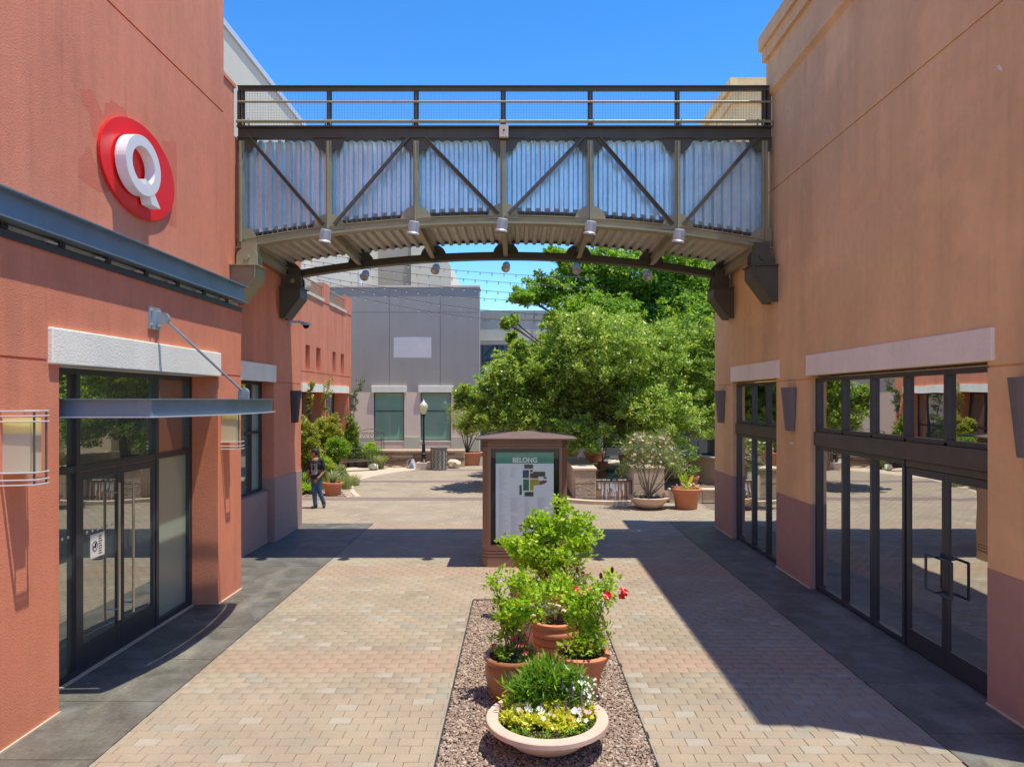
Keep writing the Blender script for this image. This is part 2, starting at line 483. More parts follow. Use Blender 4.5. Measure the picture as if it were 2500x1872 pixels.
# ------------------------------------------------------------------ foliage
RNG = np.random.default_rng(11)
def fast_mesh(name, verts, nper, mats, midx, parent=None, tri_fan=None):
    """verts (N*nper,3): N polygons of nper corners"""
    me = bpy.data.meshes.new(name)
    nf = len(verts) // nper
    off = world_loc(parent) if parent is not None else Vector((0, 0, 0))
    verts = verts - np.array(off)[None, :]
    me.vertices.add(len(verts)); me.vertices.foreach_set('co', verts.astype(np.float32).ravel())
    me.loops.add(nf * nper); me.loops.foreach_set('vertex_index', np.arange(nf * nper, dtype=np.int32))
    me.polygons.add(nf)
    me.polygons.foreach_set('loop_start', np.arange(0, nf * nper, nper, dtype=np.int32))
    me.polygons.foreach_set('loop_total', np.full(nf, nper, dtype=np.int32))
    for m_ in mats: me.materials.append(m_)
    me.polygons.foreach_set('material_index', midx.astype(np.int32))
    me.update(calc_edges=True)
    o = bpy.data.objects.new(name, me)
    COL.objects.link(o)
    if parent is not None: o.parent = parent
    return o

def leaves(name, centers, radii, per, length, width, mats, parent, weights=(0.5, 0.28, 0.22), up=0.35, kind=True, seed=0, squash=0.8, drop=0.0, outward=0.5):
    """leaf-shaped faces (rhombs) scattered in clumps round the given centres"""
    rng = np.random.default_rng(100 + seed)
    C = np.asarray(centers, float); Rr = np.asarray(radii, float)
    n = len(C) * per
    c = np.repeat(C, per, axis=0); r = np.repeat(Rr, per)
    d = rng.normal(size=(n, 3)); d /= np.linalg.norm(d, axis=1)[:, None]
    rad = r * rng.random(n) ** 0.45
    p = c + d * rad[:, None] * np.array([1, 1, squash])
    axis = d * outward + rng.normal(size=(n, 3)) * 0.6 + np.array([0, 0, up - drop])
    axis[:, 2] *= 0.75
    axis /= np.linalg.norm(axis, axis=1)[:, None]
    side = np.cross(axis, rng.normal(size=(n, 3)) * 0.7 + np.array([0, 0, 1.0])); side /= np.linalg.norm(side, axis=1)[:, None] + 1e-9
    ln = length * (0.6 + 0.8 * rng.random(n)); wd = width * (0.6 + 0.8 * rng.random(n))
    nrm = np.cross(axis, side)
    v = np.empty((n, 4, 3))
    v[:, 0] = p
    v[:, 1] = p + axis * (ln * 0.45)[:, None] + side * (wd * 0.5)[:, None] + nrm * (wd * 0.15)[:, None]
    v[:, 2] = p + axis * ln[:, None]
    v[:, 3] = p + axis * (ln * 0.45)[:, None] - side * (wd * 0.5)[:, None] + nrm * (wd * 0.15)[:, None]
    # clump tint: neighbours share a shade
    ct = rng.random(len(C)); ct = np.repeat(ct, per)
    t = np.clip(ct * 0.45 + rng.random(n) * 0.55, 0, 0.999)
    w = np.cumsum(weights)
    mi = np.searchsorted(w / w[-1], t)
    o = fast_mesh(name, v.reshape(-1, 3), 4, mats, mi, parent)
    if kind: stuff(o)
    return o

def blob_points(blobs, density, seed=0, shell=0.55):
    """clump centres in ellipsoids (cx,cy,cz,rx,ry,rz), more of them near the surface"""
    rng = np.random.default_rng(seed)
    out = []
    for (cx, cy, cz, rx, ry, rz) in blobs:
        k = max(3, int(density * (rx * ry * rz) ** (2 / 3)))
        d = rng.normal(size=(k, 3)); d /= np.linalg.norm(d, axis=1)[:, None]
        rr = (1 - (1 - shell) * rng.random(k) ** 1.4) * (0.82 + 0.3 * rng.random(k))
        out.append(np.array([cx, cy, cz]) + d * rr[:, None] * np.array([rx, ry, rz]))
    return np.concatenate(out)

def blades(name, base, n, length, width, spread, mats, parent, droop=0.5, seed=0, rbase=0.08, up=1.0, seg=4):
    rng = np.random.default_rng(500 + seed)
    vs = []; mi = []
    for i in range(n):
        a = rng.random() * 2 * math.pi
        out = spread * (0.25 + 0.75 * rng.random())
        ln = length * (0.6 + 0.5 * rng.random())
        d = np.array([math.cos(a), math.sin(a), 0])
        s = np.array([-math.sin(a), math.cos(a), 0])
        p0 = np.array(base) + d * rbase * rng.random()
        pts = []
        for k in range(seg + 1):
            t = k / seg
            pts.append(p0 + d * out * ln * t ** 1.3 + np.array([0, 0, 1]) * ln * up * (t - droop * t * t))
        m_ = rng.integers(0, len(mats))
        for k in range(seg):
            w0 = width * (1 - (k / seg) ** 1.5) * 0.5 + 0.0008; w1 = width * (1 - ((k + 1) / seg) ** 1.5) * 0.5 + 0.0006
            vs += [pts[k] - s * w0, pts[k] + s * w0, pts[k + 1] + s * w1, pts[k + 1] - s * w1]
            mi.append(m_)
    o = fast_mesh(name, np.array(vs), 4, mats, np.array(mi), parent)
    return stuff(o)

def stems(name, base, tips, r, material, parent, bend=0.3, seed=0, r_tip=None, n=6):
    rng = random.Random(seed)
    mb = MB()
    b = Vector(base)
    for t in tips:
        t = Vector(t)
        m1 = b.lerp(t, 0.4) + Vector((rng.uniform(-1, 1), rng.uniform(-1, 1), rng.uniform(0, .5))) * bend * 0.25
        m1.z = max(m1.z, b.z)
        rt = r * 0.25 if r_tip is None else r_tip
        b0 = b + Vector((rng.uniform(-1, 1), rng.uniform(-1, 1), 0)) * r
        mb.cyl(b0, m1, r, (r + rt) / 2, n)
        mb.cyl(m1, t, (r + rt) / 2, rt, n)
    return mb.build(name, material, parent)
# ------------------------------------------------------------------ ground and paving
BED = (-0.72, 1.19, 3.0, 11.3)
mb = MB(); mb.add([(-400, -400, -0.06), (400, -400, -0.06), (400, 400, -0.06), (-400, 400, -0.06)], [(0, 1, 2, 3)])
structure(mb.build('ground', M['tan']))
mb = MB(); mb.add([(-12, -12, -0.022), (30, -12, -0.022), (30, 45, -0.022), (-12, 45, -0.022)], [(0, 1, 2, 3)])
pav = structure(mb.build('pavement', M['joint']))
garden = [(-8.6, 23.35), (-5.29, 23.35), (-5.72, 24.5), (-6.13, 25.9), (-6.45, 27.3), (-6.29, 28.8), (-5.95, 30.2), (-5.4, 31.4), (-4.6, 32.5), (-3.6, 33.3), (-3.1, 33.7), (-3.1, 40), (-8.6, 40)]
def inpoly(x, y, poly):
    c = False; j = len(poly) - 1
    for i in range(len(poly)):
        xi, yi = poly[i]; xj, yj = poly[j]
        if (yi > y) != (yj > y) and x < (xj - xi) * (y - yi) / (yj - yi) + xi: c = not c
        j = i
    return c
PL, PW = 0.2205, 0.1475
bands = [(8.35, 9.1), (12.9, 13.62), (17.6, 18.2)]
dark_bands = [(22.45, 23.25), (27.3, 28.1), (31.9, 32.5)]
def paver_mesh(mi):
    m = MB()
    g, ch = 0.0018, 0.0045
    x, y = PL / 2 - g, PW / 2 - g
    xi, yi = x - ch, y - ch
    vs = [(-x, -y, -0.02), (x, -y, -0.02), (x, y, -0.02), (-x, y, -0.02), (-x, -y, -0.0045), (x, -y, -0.0045), (x, y, -0.0045), (-x, y, -0.0045),
          (-xi, -yi, 0), (xi, -yi, 0), (xi, yi, 0), (-xi, yi, 0)]
    fs = [(0, 1, 5, 4), (1, 2, 6, 5), (2, 3, 7, 6), (3, 0, 4, 7), (4, 5, 9, 8), (5, 6, 10, 9), (6, 7, 11, 10), (7, 4, 8, 11), (8, 9, 10, 11)]
    return vs, fs
pvs, pfs = paver_mesh(0)
pv_np = np.array(pvs)
cells = []
rng = random.Random(5)
ny0, ny1 = int(3.0 / PW), int(34.5 / PW)
for j in range(ny0, ny1):
    y = j * PW
    off = (0.5 if j % 2 else 0) * PL + rng.uniform(-0.01, 0.01)
    if y < 18.3: xa, xb = -3.70, 3.86
    else: xa, xb = -8.6, 13.0
    k0, k1 = int(math.floor((xa - off) / PL)) - 1, int((xb - off) / PL) + 1
    for k in range(k0, k1 + 1):
        x = k * PL + off
        if x - PL / 2 < xa or x + PL / 2 > xb:
            if x + PL * 0.3 < xa or x - PL * 0.3 > xb: continue
        sc = 1.0
        x0, x1 = max(x - PL / 2, xa), min(x + PL / 2, xb)
        if y > 3 and y - PW / 2 < BED[3] and x1 > BED[0] and x0 < BED[1]:
            if x0 >= BED[0] and x1 <= BED[1]: continue
            if x0 < BED[0]: x1 = min(x1, BED[0])
            elif x1 > BED[1]: x0 = max(x0, BED[1])
        if x1 - x0 < 0.03: continue
        if y > 23.2 and inpoly((x0 + x1) / 2, y, garden): continue
        if y > 20.5 and x > 5.5: continue
        if y > 22.3 and x > 1.3: continue
        t = rng.random()
        if any(a <= y <= b for a, b in bands): mi = 8 if t < 0.6 else 9
        elif any(a <= y <= b for a, b in dark_bands): mi = 10
        elif t < 0.075: mi = 6
        elif t < 0.12: mi = 7
        else: mi = rng.randrange(6)
        # long-wave drift of tint
        dz = rng.uniform(-0.0014, 0.0014)
        cells.append(((x0 + x1) / 2, y, dz, (x1 - x0) / PL, mi, rng.uniform(-0.005, 0.005)))
vis = sorted([c for c in cells if c[1] > 6.0 and abs(c[0] - (-0.0)) < 0.71 * c[1] * 1.02 and (c[0] < -0.72 or c[0] > 1.19)], key=lambda c: c[1])
near = set(id(c) for c in vis[:300])
meshes = {}
for c in cells:
    if id(c) in near:
        if c[4] not in meshes:
            me = bpy.data.meshes.new('paver'); me.from_pydata(pvs, [], pfs); me.materials.append(PAVERS[c[4]]); meshes[c[4]] = me
        o = bpy.data.objects.new('paver', meshes[c[4]])
        COL.objects.link(o); o.parent = pav
        o.location = (c[0], c[1], c[2]); o.scale = (c[3], 1, 1); o.rotation_euler = (rng.uniform(-.006, .006), rng.uniform(-.005, .005), c[5])
rest = [c for c in cells if id(c) not in near]
arr = np.array([(c[0], c[1], c[2], c[3]) for c in rest])
nv = len(pvs)
V = np.tile(pv_np, (len(rest), 1)).reshape(len(rest), nv, 3)
tl = (np.random.default_rng(3).random((len(rest), 2)) - .5) * 0.012
V[:, :, 2] += V[:, :, 0] * tl[:, :1] + V[:, :, 1] * tl[:, 1:]
V[:, :, 0] *= arr[:, 3][:, None]
V += arr[:, None, :3]
me = bpy.data.meshes.new('paver_field')
nf = len(pfs)
me.vertices.add(len(rest) * nv); me.vertices.foreach_set('co', V.astype(np.float32).ravel())
fi = (np.array(pfs)[None] + (np.arange(len(rest)) * nv)[:, None, None]).astype(np.int32)
me.loops.add(fi.size); me.loops.foreach_set('vertex_index', fi.ravel())
me.polygons.add(len(rest) * nf)
me.polygons.foreach_set('loop_start', np.arange(0, fi.size, 4, dtype=np.int32))
me.polygons.foreach_set('loop_total', np.full(len(rest) * nf, 4, dtype=np.int32))
for m_ in PAVERS: me.materials.append(m_)
me.polygons.foreach_set('material_index', np.repeat(np.array([c[4] for c in rest], dtype=np.int32), nf))
me.update(calc_edges=True)
pf_o = bpy.data.objects.new('paver_field', me); COL.objects.link(pf_o); pf_o.parent = pav; stuff(pf_o)

# charcoal strips along both walls: slabs with saw-cut joints
for name, xa, xb, y1, js in (('left_walkway', -5.6, -3.705, D(21.9), 1.22), ('right_walkway', 3.865, 5.2, D(22.1), 1.22)):
    root = MB(); root.add([(xa, -12, -0.012), (xb, -12, -0.012), (xb, y1, -0.012), (xa, y1, -0.012)], [(0, 1, 2, 3)])
    rt = structure(root.build(name, M['joint']))
    y = -12 + (js if xa < 0 else 0.5)
    while y < y1 - 0.05:
        b_ = min(y + js, y1)
        s_ = MB().box(xa, xb, y + 0.004, b_ - 0.004, -0.011, 0.004).build('slab', M['strip'], rt)
        y += js
# edging band of the garden
band = garden[1:11]
mb = MB()
def offset_poly(pts, w):
    out = []
    for i, p in enumerate(pts):
        a = Vector(pts[max(0, i - 1)]); b = Vector(pts[min(len(pts) - 1, i + 1)])
        d = (b - a).normalized(); n_ = Vector((d.y, -d.x))
        out.append((p[0] + n_.x * w, p[1] + n_.y * w))
    return out
def subdiv(pts, it=2):
    for _ in range(it):
        q = [pts[0]]
        for a, b in zip(pts, pts[1:]):
            q += [(a[0] * .75 + b[0] * .25, a[1] * .75 + b[1] * .25), (a[0] * .25 + b[0] * .75, a[1] * .25 + b[1] * .75)]
        q.append(pts[-1]); pts = q
    return pts
bandp = subdiv(band)
o1 = offset_poly(bandp, 0.16); o2 = offset_poly(bandp, -0.28)
for i in range(len(bandp) - 1):
    a, b, c, d = o1[i], o1[i + 1], o2[i + 1], o2[i]
    mb.prism([a, b, c, d], -0.02, 0.010)
structure(mb.build('path_edging', M['tan']))
gp = [(-8.6, 23.36)] + garden[1:]
mb = MB(); mb.add([(x, y, -0.012) for x, y in gp], [tuple(range(len(gp)))])
structure(mb.build('garden_soil', M['mulch']))
mb = MB(); pp = [(-7.9, 28.6), (-6.6, 28.3), (-6.2, 29.3), (-5.85, 30.3), (-5.3, 31.5), (-4.5, 32.6), (-4.2, 33.4), (-7.9, 33.6)]
mb.add([(x, y, 0.002) for x, y in pp], [tuple(range(len(pp)))])
structure(mb.build('concrete_path', M['tan']))

# gravel bed: soil sheet, thin steel edging, thousands of broken stones
mb = MB(); mb.add([(BED[0], BED[2], -0.018), (BED[1], BED[2], -0.018), (BED[1], BED[3], -0.018), (BED[0], BED[3], -0.018)], [(0, 1, 2, 3)])
bed = structure(mb.build('gravel_bed', M['mulch']))
mb = MB()
mb.box(BED[0] - 0.012, BED[0], BED[2], BED[3], -0.02, 0.008).box(BED[1], BED[1] + 0.012, BED[2], BED[3], -0.02, 0.008).box(BED[0], BED[1], BED[3], BED[3] + 0.012, -0.02, 0.008)
mb.build('edging_strip', M['steel_dark'], bed)
def gravel(name, x0, x1, y0, y1, n, size, z0, parent, mats, hfun=None, seed=1, mask=None):
    rg = np.random.default_rng(seed)
    base = np.array([(-1, -.6, -.5), (1, -.7, -.4), (.9, .8, -.5), (-.8, .9, -.5), (-.7, -.5, .6), (.6, -.6, .75), (.75, .5, .5), (-.6, .7, .7)])
    fcs = np.array([(0, 3, 2, 1), (4, 5, 6, 7), (0, 1, 5, 4), (1, 2, 6, 5), (2, 3, 7, 6), (3, 0, 4, 7)])
    P = np.stack([x0 + (x1 - x0) * rg.random(n), y0 + (y1 - y0) * rg.random(n), np.full(n, z0)], 1)
    P[:, 2] += rg.random(n) * size * 0.9
    if mask is not None:
        P = P[np.array([inpoly(p[0], p[1], mask) for p in P])]; n = len(P)
    if hfun is not None: P[:, 2] += hfun(P[:, 0], P[:, 1])
    V = np.repeat(base[None], n, 0) + rg.normal(size=(n, 8, 3)) * 0.22
    S = size * (0.45 + 0.75 * rg.random((n, 1, 1)) ** 1.5) * np.stack([np.ones(n), 0.6 + 0.4 * rg.random(n), 0.45 + 0.4 * rg.random(n)], 1)[:, None, :]
    V *= S
    A = rg.random(n) * 2 * np.pi; B = rg.normal(size=n) * 0.6
    ca, sa, cb, sb = np.cos(A), np.sin(A), np.cos(B), np.sin(B)
    x, y, z = V[..., 0].copy(), V[..., 1].copy(), V[..., 2].copy()
    y2 = y * cb[:, None] - z * sb[:, None]; z2 = y * sb[:, None] + z * cb[:, None]
    V[..., 0] = x * ca[:, None] - y2 * sa[:, None]; V[..., 1] = x * sa[:, None] + y2 * ca[:, None]; V[..., 2] = z2
    V += P[:, None, :]
    fi = (fcs[None] + (np.arange(n) * 8)[:, None, None]).astype(np.int32)
    me = bpy.data.meshes.new(name)
    me.vertices.add(n * 8); me.vertices.foreach_set('co', V.astype(np.float32).ravel())
    me.loops.add(fi.size); me.loops.foreach_set('vertex_index', fi.ravel())
    me.polygons.add(n * 6); me.polygons.foreach_set('loop_start', np.arange(0, fi.size, 4, dtype=np.int32)); me.polygons.foreach_set('loop_total', np.full(n * 6, 4, dtype=np.int32))
    for m_ in mats: me.materials.append(m_)
    w = rg.choice(len(mats), n, p=[.3, .25, .22, .13, .10])
    me.polygons.foreach_set('material_index', np.repeat(w, 6).astype(np.int32))
    me.update(calc_edges=True)
    o = bpy.data.objects.new(name, me); COL.objects.link(o)
    if parent: o.parent = parent
    return stuff(o)
gravel('gravel', BED[0] + .01, BED[1] - .01, 5.6, BED[3] - .01, 40000, 0.0185, -0.012, bed, GR)
gravel('garden_gravel', -8.0, -5.3, 23.4, 27.5, 6000, 0.03, -0.012, None, GR, seed=4, mask=garden)['label'] = 'brown gravel scattered over the garden soil'

# ------------------------------------------------------------------ left red building (near block)
G0 = D(14.3)
rb = thing('red_building', 'tall red stucco building with the round sign on the left', 'building', (-8, 4, 0))
def stucco(mb, name, m, parent, b=True):
    o = mb.build(name, m, parent)
    return o
oy0, oy1 = D(8.64), D(13.2)
w_ = wall('x', -4.62, -5.15, -9, G0, 0, 4.62, holes=[(oy0, oy1, 0.0, 3.52)], gz=(3.535,), gw=0.024)
stucco(w_, 'lower_wall', M['red'], rb)
mb = wall('x', -4.91, -9, -9, G0, 4.62, 13.5, gz=(7.91,), gw=0.03, gd=0.02)
stucco(mb, 'upper_wall', M['red'], rb)
MB().box(-9, -5.16, G0 - 0.3, G0 - 0.002, 0, 4.62).build('end_wall', M['red'], rb)
MB().box(-9, -5.02, oy1 + 0.0, G0 - 0.31, 0, 4.61).build('inner_wall', M['red'], rb)
for a_, b_ in ((-9, oy0), (oy1, G0)):
    MB().box(-4.60, -4.6195, a_, b_, .002, .02).build('base_joint', M['stone2'], rb)
# lintel in two blocks
for a, b in ((D(8.44), D(10.97) - 0.004), (D(10.97) + 0.004, D(13.23))):
    bevel(MB().box(-4.575, -4.70 if 1 else 0, a, b, 3.50, 3.86).build('lintel', M['trim'], rb), 0.012, 2)
MB().box(-4.63, -5.14, oy0 + .001, oy1 - .001, 3.50, 3.518).build('lintel_soffit', M['trim'], rb)

def storefront(parent, x, side, ys, zs, door=None, depth=0.10, w=0.055, frame_mat=None, glass=None, glasses=None, name='window', sill=0.06):
    """glazed screen in the plane x (outer face), side=+1 when it faces +x. ys: mullion centres, zs: horizontal member centres.
    door=(i0,i1): bays below zs[1] that are door leaves."""
    fm = frame_mat or M['frame']
    xi = x - side * depth
    mb = MB()
    for k, y in enumerate(ys):
        yy = y + (w / 2 if k == 0 else -w / 2 if k == len(ys) - 1 else 0)
        mb.box(x, xi, yy - w / 2, yy + w / 2, 0 if zs[0] < 0.2 else zs[0], zs[-1] + w / 2)
    for (z) in zs:
        for k in range(len(ys) - 1):
            a = ys[k] + (w if k == 0 else w / 2); b = ys[k + 1] - (w if k == len(ys) - 2 else w / 2)
            if door and z == zs[0] and door[0] <= k < door[1]: continue
            mb.box(x - side * 0.003, xi, a, b, z - w / 2, z + w / 2)
    win = mb.build(name, fm, parent)
    for k in range(len(ys) - 1):
        a = ys[k] + (w if k == 0 else w / 2); b = ys[k + 1] - (w if k == len(ys) - 2 else w / 2)
        for q in range(len(zs) - 1):
            if door and q == 0 and door[0] <= k < door[1]: continue
            g = glass
            if glasses and (k, q) in glasses: g = glasses[(k, q)]
            gx = x - side * depth * 0.55
            MB().box(gx, gx - side * 0.012, a, b, zs[q] + w / 2, zs[q + 1] - w / 2).build('pane', g, win)
    return win
gx = -5.02
ysL = [D(8.66), D(9.8), D(11.95), D(13.18)]
win = storefront(rb, gx, 1, ysL, [0.05, 2.36, 3.47], door=(1, 2), glass=M['glassL'], glasses={(2, 0): M['film']}, w=0.075)
def door_leaf(parent, x, side, ya, yb, zt, glass, fm, stile=0.07, rail=0.27, handle=None, kick=None):
    mb = MB()
    xi = x - side * 0.045
    mb.box(x, xi, ya, ya + stile, 0.02, zt).box(x, xi, yb - stile, yb, 0.02, zt)
    mb.box(x - side * .002, xi, ya + stile, yb - stile, 0.02, rail).box(x - side * .002, xi, ya + stile, yb - stile, zt - 0.09, zt)
    d = mb.build('door', fm, parent)
    MB().box(x - side * .02, x - side * .03, ya + stile, yb - stile, rail, zt - .09).build('pane', glass, d)
    if handle == 'pole_lo' or handle == 'pole_hi':
        yy = yb - 0.16 if handle == 'pole_lo' else ya + 0.16
        h = MB(); hx = x + side * 0.07
        h.cyl((hx, yy, 0.42), (hx, yy, 2.12), 0.016, n=12)
        for zz in (0.55, 2.0): h.cyl((hx, yy, zz), (x - side * .02, yy, zz), 0.009, n=8)
        h.build('handle', M['handle_steel'], d, smooth=False)
    if handle in ('pull_lo', 'pull_hi'):
        yy = yb - 0.035 if handle == 'pull_lo' else ya + 0.035
        sgn = -1 if handle == 'pull_lo' else 1
        h = MB(); hx = x + side * 0.075
        y2 = yy + sgn * 0.22
        h.tube([(x, yy, 1.30), (hx, yy, 1.31), (hx, y2, 1.31), (hx, y2, 0.90), (hx, yy, 0.90), (x, yy, 0.91)], 0.016, 10)
        h.build('handle', M['frame'], d)
    return d
M['handle_steel'] = mat('brushed_steel', (0.62, 0.60, 0.52), 0.28, metal=0.85)
yc = D(10.87)
dl = door_leaf(rb, gx - 0.01, 1, D(9.8) + 0.04, yc - .004, 2.31, M['glassL'], M['frame'], handle='pole_lo', rail=0.33)
door_leaf(rb, gx - 0.01, 1, yc + .004, D(11.95) - 0.04, 2.31, M['glassL'], M['frame'], handle='pole_hi', rail=0.33)
MB().box(-4.96, -5.01, D(8.7), D(13.15), 0.0, 0.019).build('threshold', M['tan'], rb)
# notice and dots on the glass
nx = gx - 0.01 - 0.0195
nt = thing('door_notice', 'small white notice with a crossed circle on the glass door', 'notice', (nx + .004, D(10.3), 1.4))
MB().box(nx + .001, nx + .004, D(10.13), D(10.47), 1.27, 1.55).build('sheet', M['white'], nt)
mb = MB()
ycn = D(10.13) + 0.085
prev = None
for k in range(25):
    t = 2 * math.pi * k / 24
    p = (nx + .006, ycn + 0.055 * math.cos(t), 1.41 + 0.055 * math.sin(t))
    if prev: mb.cyl(prev, p, 0.003, n=4)
    prev = p
mb.cyl((nx + .006, ycn - .04, 1.37), (nx + .006, ycn + .04, 1.45), 0.003, n=4)
mb.box(nx + .004, nx + .007, ycn + .0, ycn + .03, 1.39, 1.44).box(nx + .004, nx + .007, ycn - .035, ycn - .012, 1.395, 1.415)
for r_ in range(8):
    mb.box(nx + .004, nx + .0055, ycn + .075, ycn + .075 + random.uniform(.06, .085), 1.505 - r_ * .029, 1.515 - r_ * .029)
mb.build('lettering', M['black'], nt)
dots = thing('glass_dots', 'row of small white safety dots across the left glass door', 'decal', (nx, D(9.3), 1.55))
yy = D(8.8)
while yy < D(10.75):
    if not (D(9.72) < yy < D(9.92)):
        MB().cyl((nx + .001 if yy > D(9.8) else gx - .054, yy, 1.60), (nx + .003 if yy > D(9.8) else gx - .051, yy, 1.60), 0.018, n=12).build('dot', M['white'], dots)
    yy += 0.105
# ledge beam with lamps
lb = thing('ledge_beam', 'long blue grey steel beam running along the red wall under the round sign', 'beam', (-4.55, 6, 4.7))
mb = MB(); mb.box(-4.60, -4.57, -9, G0 + 0.02, 4.765, 5.005)
mb.build('web', M['steel_blue'], lb)
MB().box(-4.90, -4.50, -9, G0 + 0.05, 5.006, 5.02).build('top_flange', M['steel_blue'], lb)
MB().box(-4.66, -4.50, -9, G0 + 0.05, 4.75, 4.764).build('bottom_flange', M['steel_blue'], lb)
MB().box(-4.90, -4.672, -9, G0 - .01, 4.70, 4.745).build('soffit', M['lampblue'], lb)
MB().box(-4.599, -4.625, -9, G0 - .005, 4.60, 4.672).build('lower_angle', M['steel_dark'], lb)
yy = -1.0
while yy < G0 - 0.3:
    bl = MB().box(-4.585, -4.66, yy, yy + 0.09, 4.675, 4.73).build('lamp', M['blackmetal'], lb)
    MB().cyl((-4.62, yy - 0.16, 4.70), (-4.62, yy, 4.70), 0.018, n=8).build('bulb', M['bulb'], bl)
    yy += 0.82
# repaint marks under a former sign
def redpt(cx_, cy_):
    x, y = cx_ / 3.12, cy_ / 3.12
    Y = 4.907 * 1557.4 / (1121 - x)
    return (Y, 3.15 + (863 - y) / 1557.4 * Y)
for poly in ([(540, 600), (620, 610), (690, 760), (685, 850), (650, 940), (620, 900), (605, 770), (545, 690)],
             [(710, 700), (760, 680), (830, 730), (900, 850), (820, 840), (730, 870), (690, 800)],
             [(1090, 950), (1190, 960), (1190, 1550), (1100, 1480), (1150, 1330), (1165, 1200), (1110, 1030)],
             [(530, 1080), (600, 980), (640, 1100), (700, 1200), (760, 1300), (660, 1290), (530, 1200)]):
    poly = [redpt(*p) for p in poly]
    rr = random.Random(3); q = []
    for i in range(len(poly)):
        a = poly[i]; b = poly[(i + 1) % len(poly)]
        for t in (0, .25, .5, .75): q.append((a[0] + (b[0] - a[0]) * t + rr.uniform(-.015, .015), a[1] + (b[1] - a[1]) * t + rr.uniform(-.015, .015)))
    mb = MB(); mb.add([(-4.9092, p[0], p[1]) for p in q], [tuple(range(len(q)))])
    mb.build('repainted_patch', M['red_patch'], rb)
# round sign with the letter Q
sg = thing('round_sign', 'bright red oval sign with a raised white letter Q', 'sign', (-4.9, D(11.1), 6.1))
mb = MB(); n = 64
cy, cz, ry, rz = 9.275, 6.09, .905, 0.60
disc = [(cy + ry * math.cos(2 * math.pi * k / n), cz + rz * math.sin(2 * math.pi * k / n)) for k in range(n)]
mb.prism(disc, -4.900, -4.865, 'x'); mb.build('disc', M['signred'], sg)
q = MB(); cy2, cz2 = 9.05, 6.08
X0, X1 = -4.84, -4.705
def ringpts(ra, rb, n=48): return [(cy2 + ra * math.cos(2 * math.pi * k / n), cz2 + rb * math.sin(2 * math.pi * k / n)) for k in range(n)]
oo, ii = ringpts(0.42, 0.365), ringpts(0.275, 0.235)
n = 48
vs = [(X0, *p) for p in oo] + [(X0, *p) for p in ii] + [(X1, *p) for p in oo] + [(X1, *p) for p in ii]
fs = []
for k in range(n):
    k2 = (k + 1) % n
    fs += [(k, k2, n + k2, n + k), (2 * n + k, 3 * n + k, 3 * n + k2, 2 * n + k2), (k, 2 * n + k, 2 * n + k2, k2), (n + k, n + k2, 3 * n + k2, 3 * n + k)]
q.add(vs, fs)
q.prism([(9.09, 5.93), (9.21, 5.90), (9.47, 5.645), (9.25, 5.645)], X0, X1 - .002, 'x')
q.build('letter', M['white'], sg)

# ------------------------------------------------------------------ glass lantern wall lamps
def lantern(yc, label):
    t = thing('wall_lantern', label, 'wall lamp', (-4.62, yc, 2.7), 'glass lanterns on the red wall')
    w = 0.15; z0, z1 = 2.48, 3.0; out = 0.26
    def tri(w_, o_): return [(-4.63, yc - w_), (-4.63 + o_ , yc - w_ * .0 - w_ * 0.55), (-4.63 + o_, yc + w_ * 0.55), (-4.63, yc + w_)]
    MB().prism(tri(w * .9, out * .85), z0, z1 - .16, 'z').build('shade', M['lampglass'], t)
    MB().prism(tri(w * .9, out * .85), z1 - .16, z1 - .02, 'z').build('upper_shade', M['lampamber'], t)
    for z in (z0 - .10, z0 - .055, z0 + .01, z1 - .05, z1, z1 + .045):
        pts = [(p[0], p[1], z) for p in tri(w * 1.08, out * 1.08)]
        MB().tube(pts, 0.007, 6).build('ring', M['lightgrey'], t)
    for p in tri(w, out):
        MB().cyl((p[0], p[1], z0 - .10), (p[0], p[1], z1 + .05), 0.010, n=8).build('rod', M['iron'], t)
    return t
lantern(6.58, 'cream glass lantern on the red wall nearest the left edge, in full view')
lantern(11.32, 'cream glass lantern tucked behind the end of the door canopy')

# ------------------------------------------------------------------ door canopy
cn = thing('door_canopy', 'curved blue steel canopy over the left glass doors', 'canopy', (-4.6, D(11), 3.0))
arc = subdiv([(-3.80, D(8.9)), (-3.56, D(9.95)), (-3.50, D(11.2)), (-3.58, D(12.3)), (-3.70, D(12.9))], 2)
path = [(-5.0, D(8.9) - .04)] + arc
def sweep(path, inner, outer, z0, z1):
    m_ = MB()
    a_ = offset_poly(path, outer); b_ = offset_poly(path, inner)
    for i in range(len(path) - 1):
        m_.prism([a_[i], a_[i + 1], b_[i + 1], b_[i]], z0, z1)
    return m_
sweep(path, -0.012, 0.0, 2.975, 3.145).build('fascia', M['steel_blue'], cn)
sweep(path, -0.06, 0.05, 3.146, 3.158).build('top_flange', M['steel_blue'], cn)
sweep(path, -0.06, 0.05, 2.962, 2.974).build('bottom_flange', M['lampblue'], cn)
pin = offset_poly(path, -0.10)[1:]
MB().prism([(-4.63, D(8.9) + .06)] + pin + [(-4.63, D(12.85))], 3.02, 3.035).build('soffit', M['steel_dark'], cn)
MB().box(-4.62, -3.75, D(12.9) + .01, D(12.9) + .022, 2.975, 3.145).build('end_fascia', M['steel_blue'], cn)
wp = MB().box(-4.62, -4.595, D(10.7), D(11.03), 4.03, 4.31).build('wall_plate', M['galv'], cn)
for yy in (D(10.75), D(10.98)):
    for zz in (4.08, 4.26): MB().cyl((-4.595, yy, zz), (-4.57, yy, zz), 0.018, n=6).build('bolt', M['galv'], wp)
yr = D(10.9)
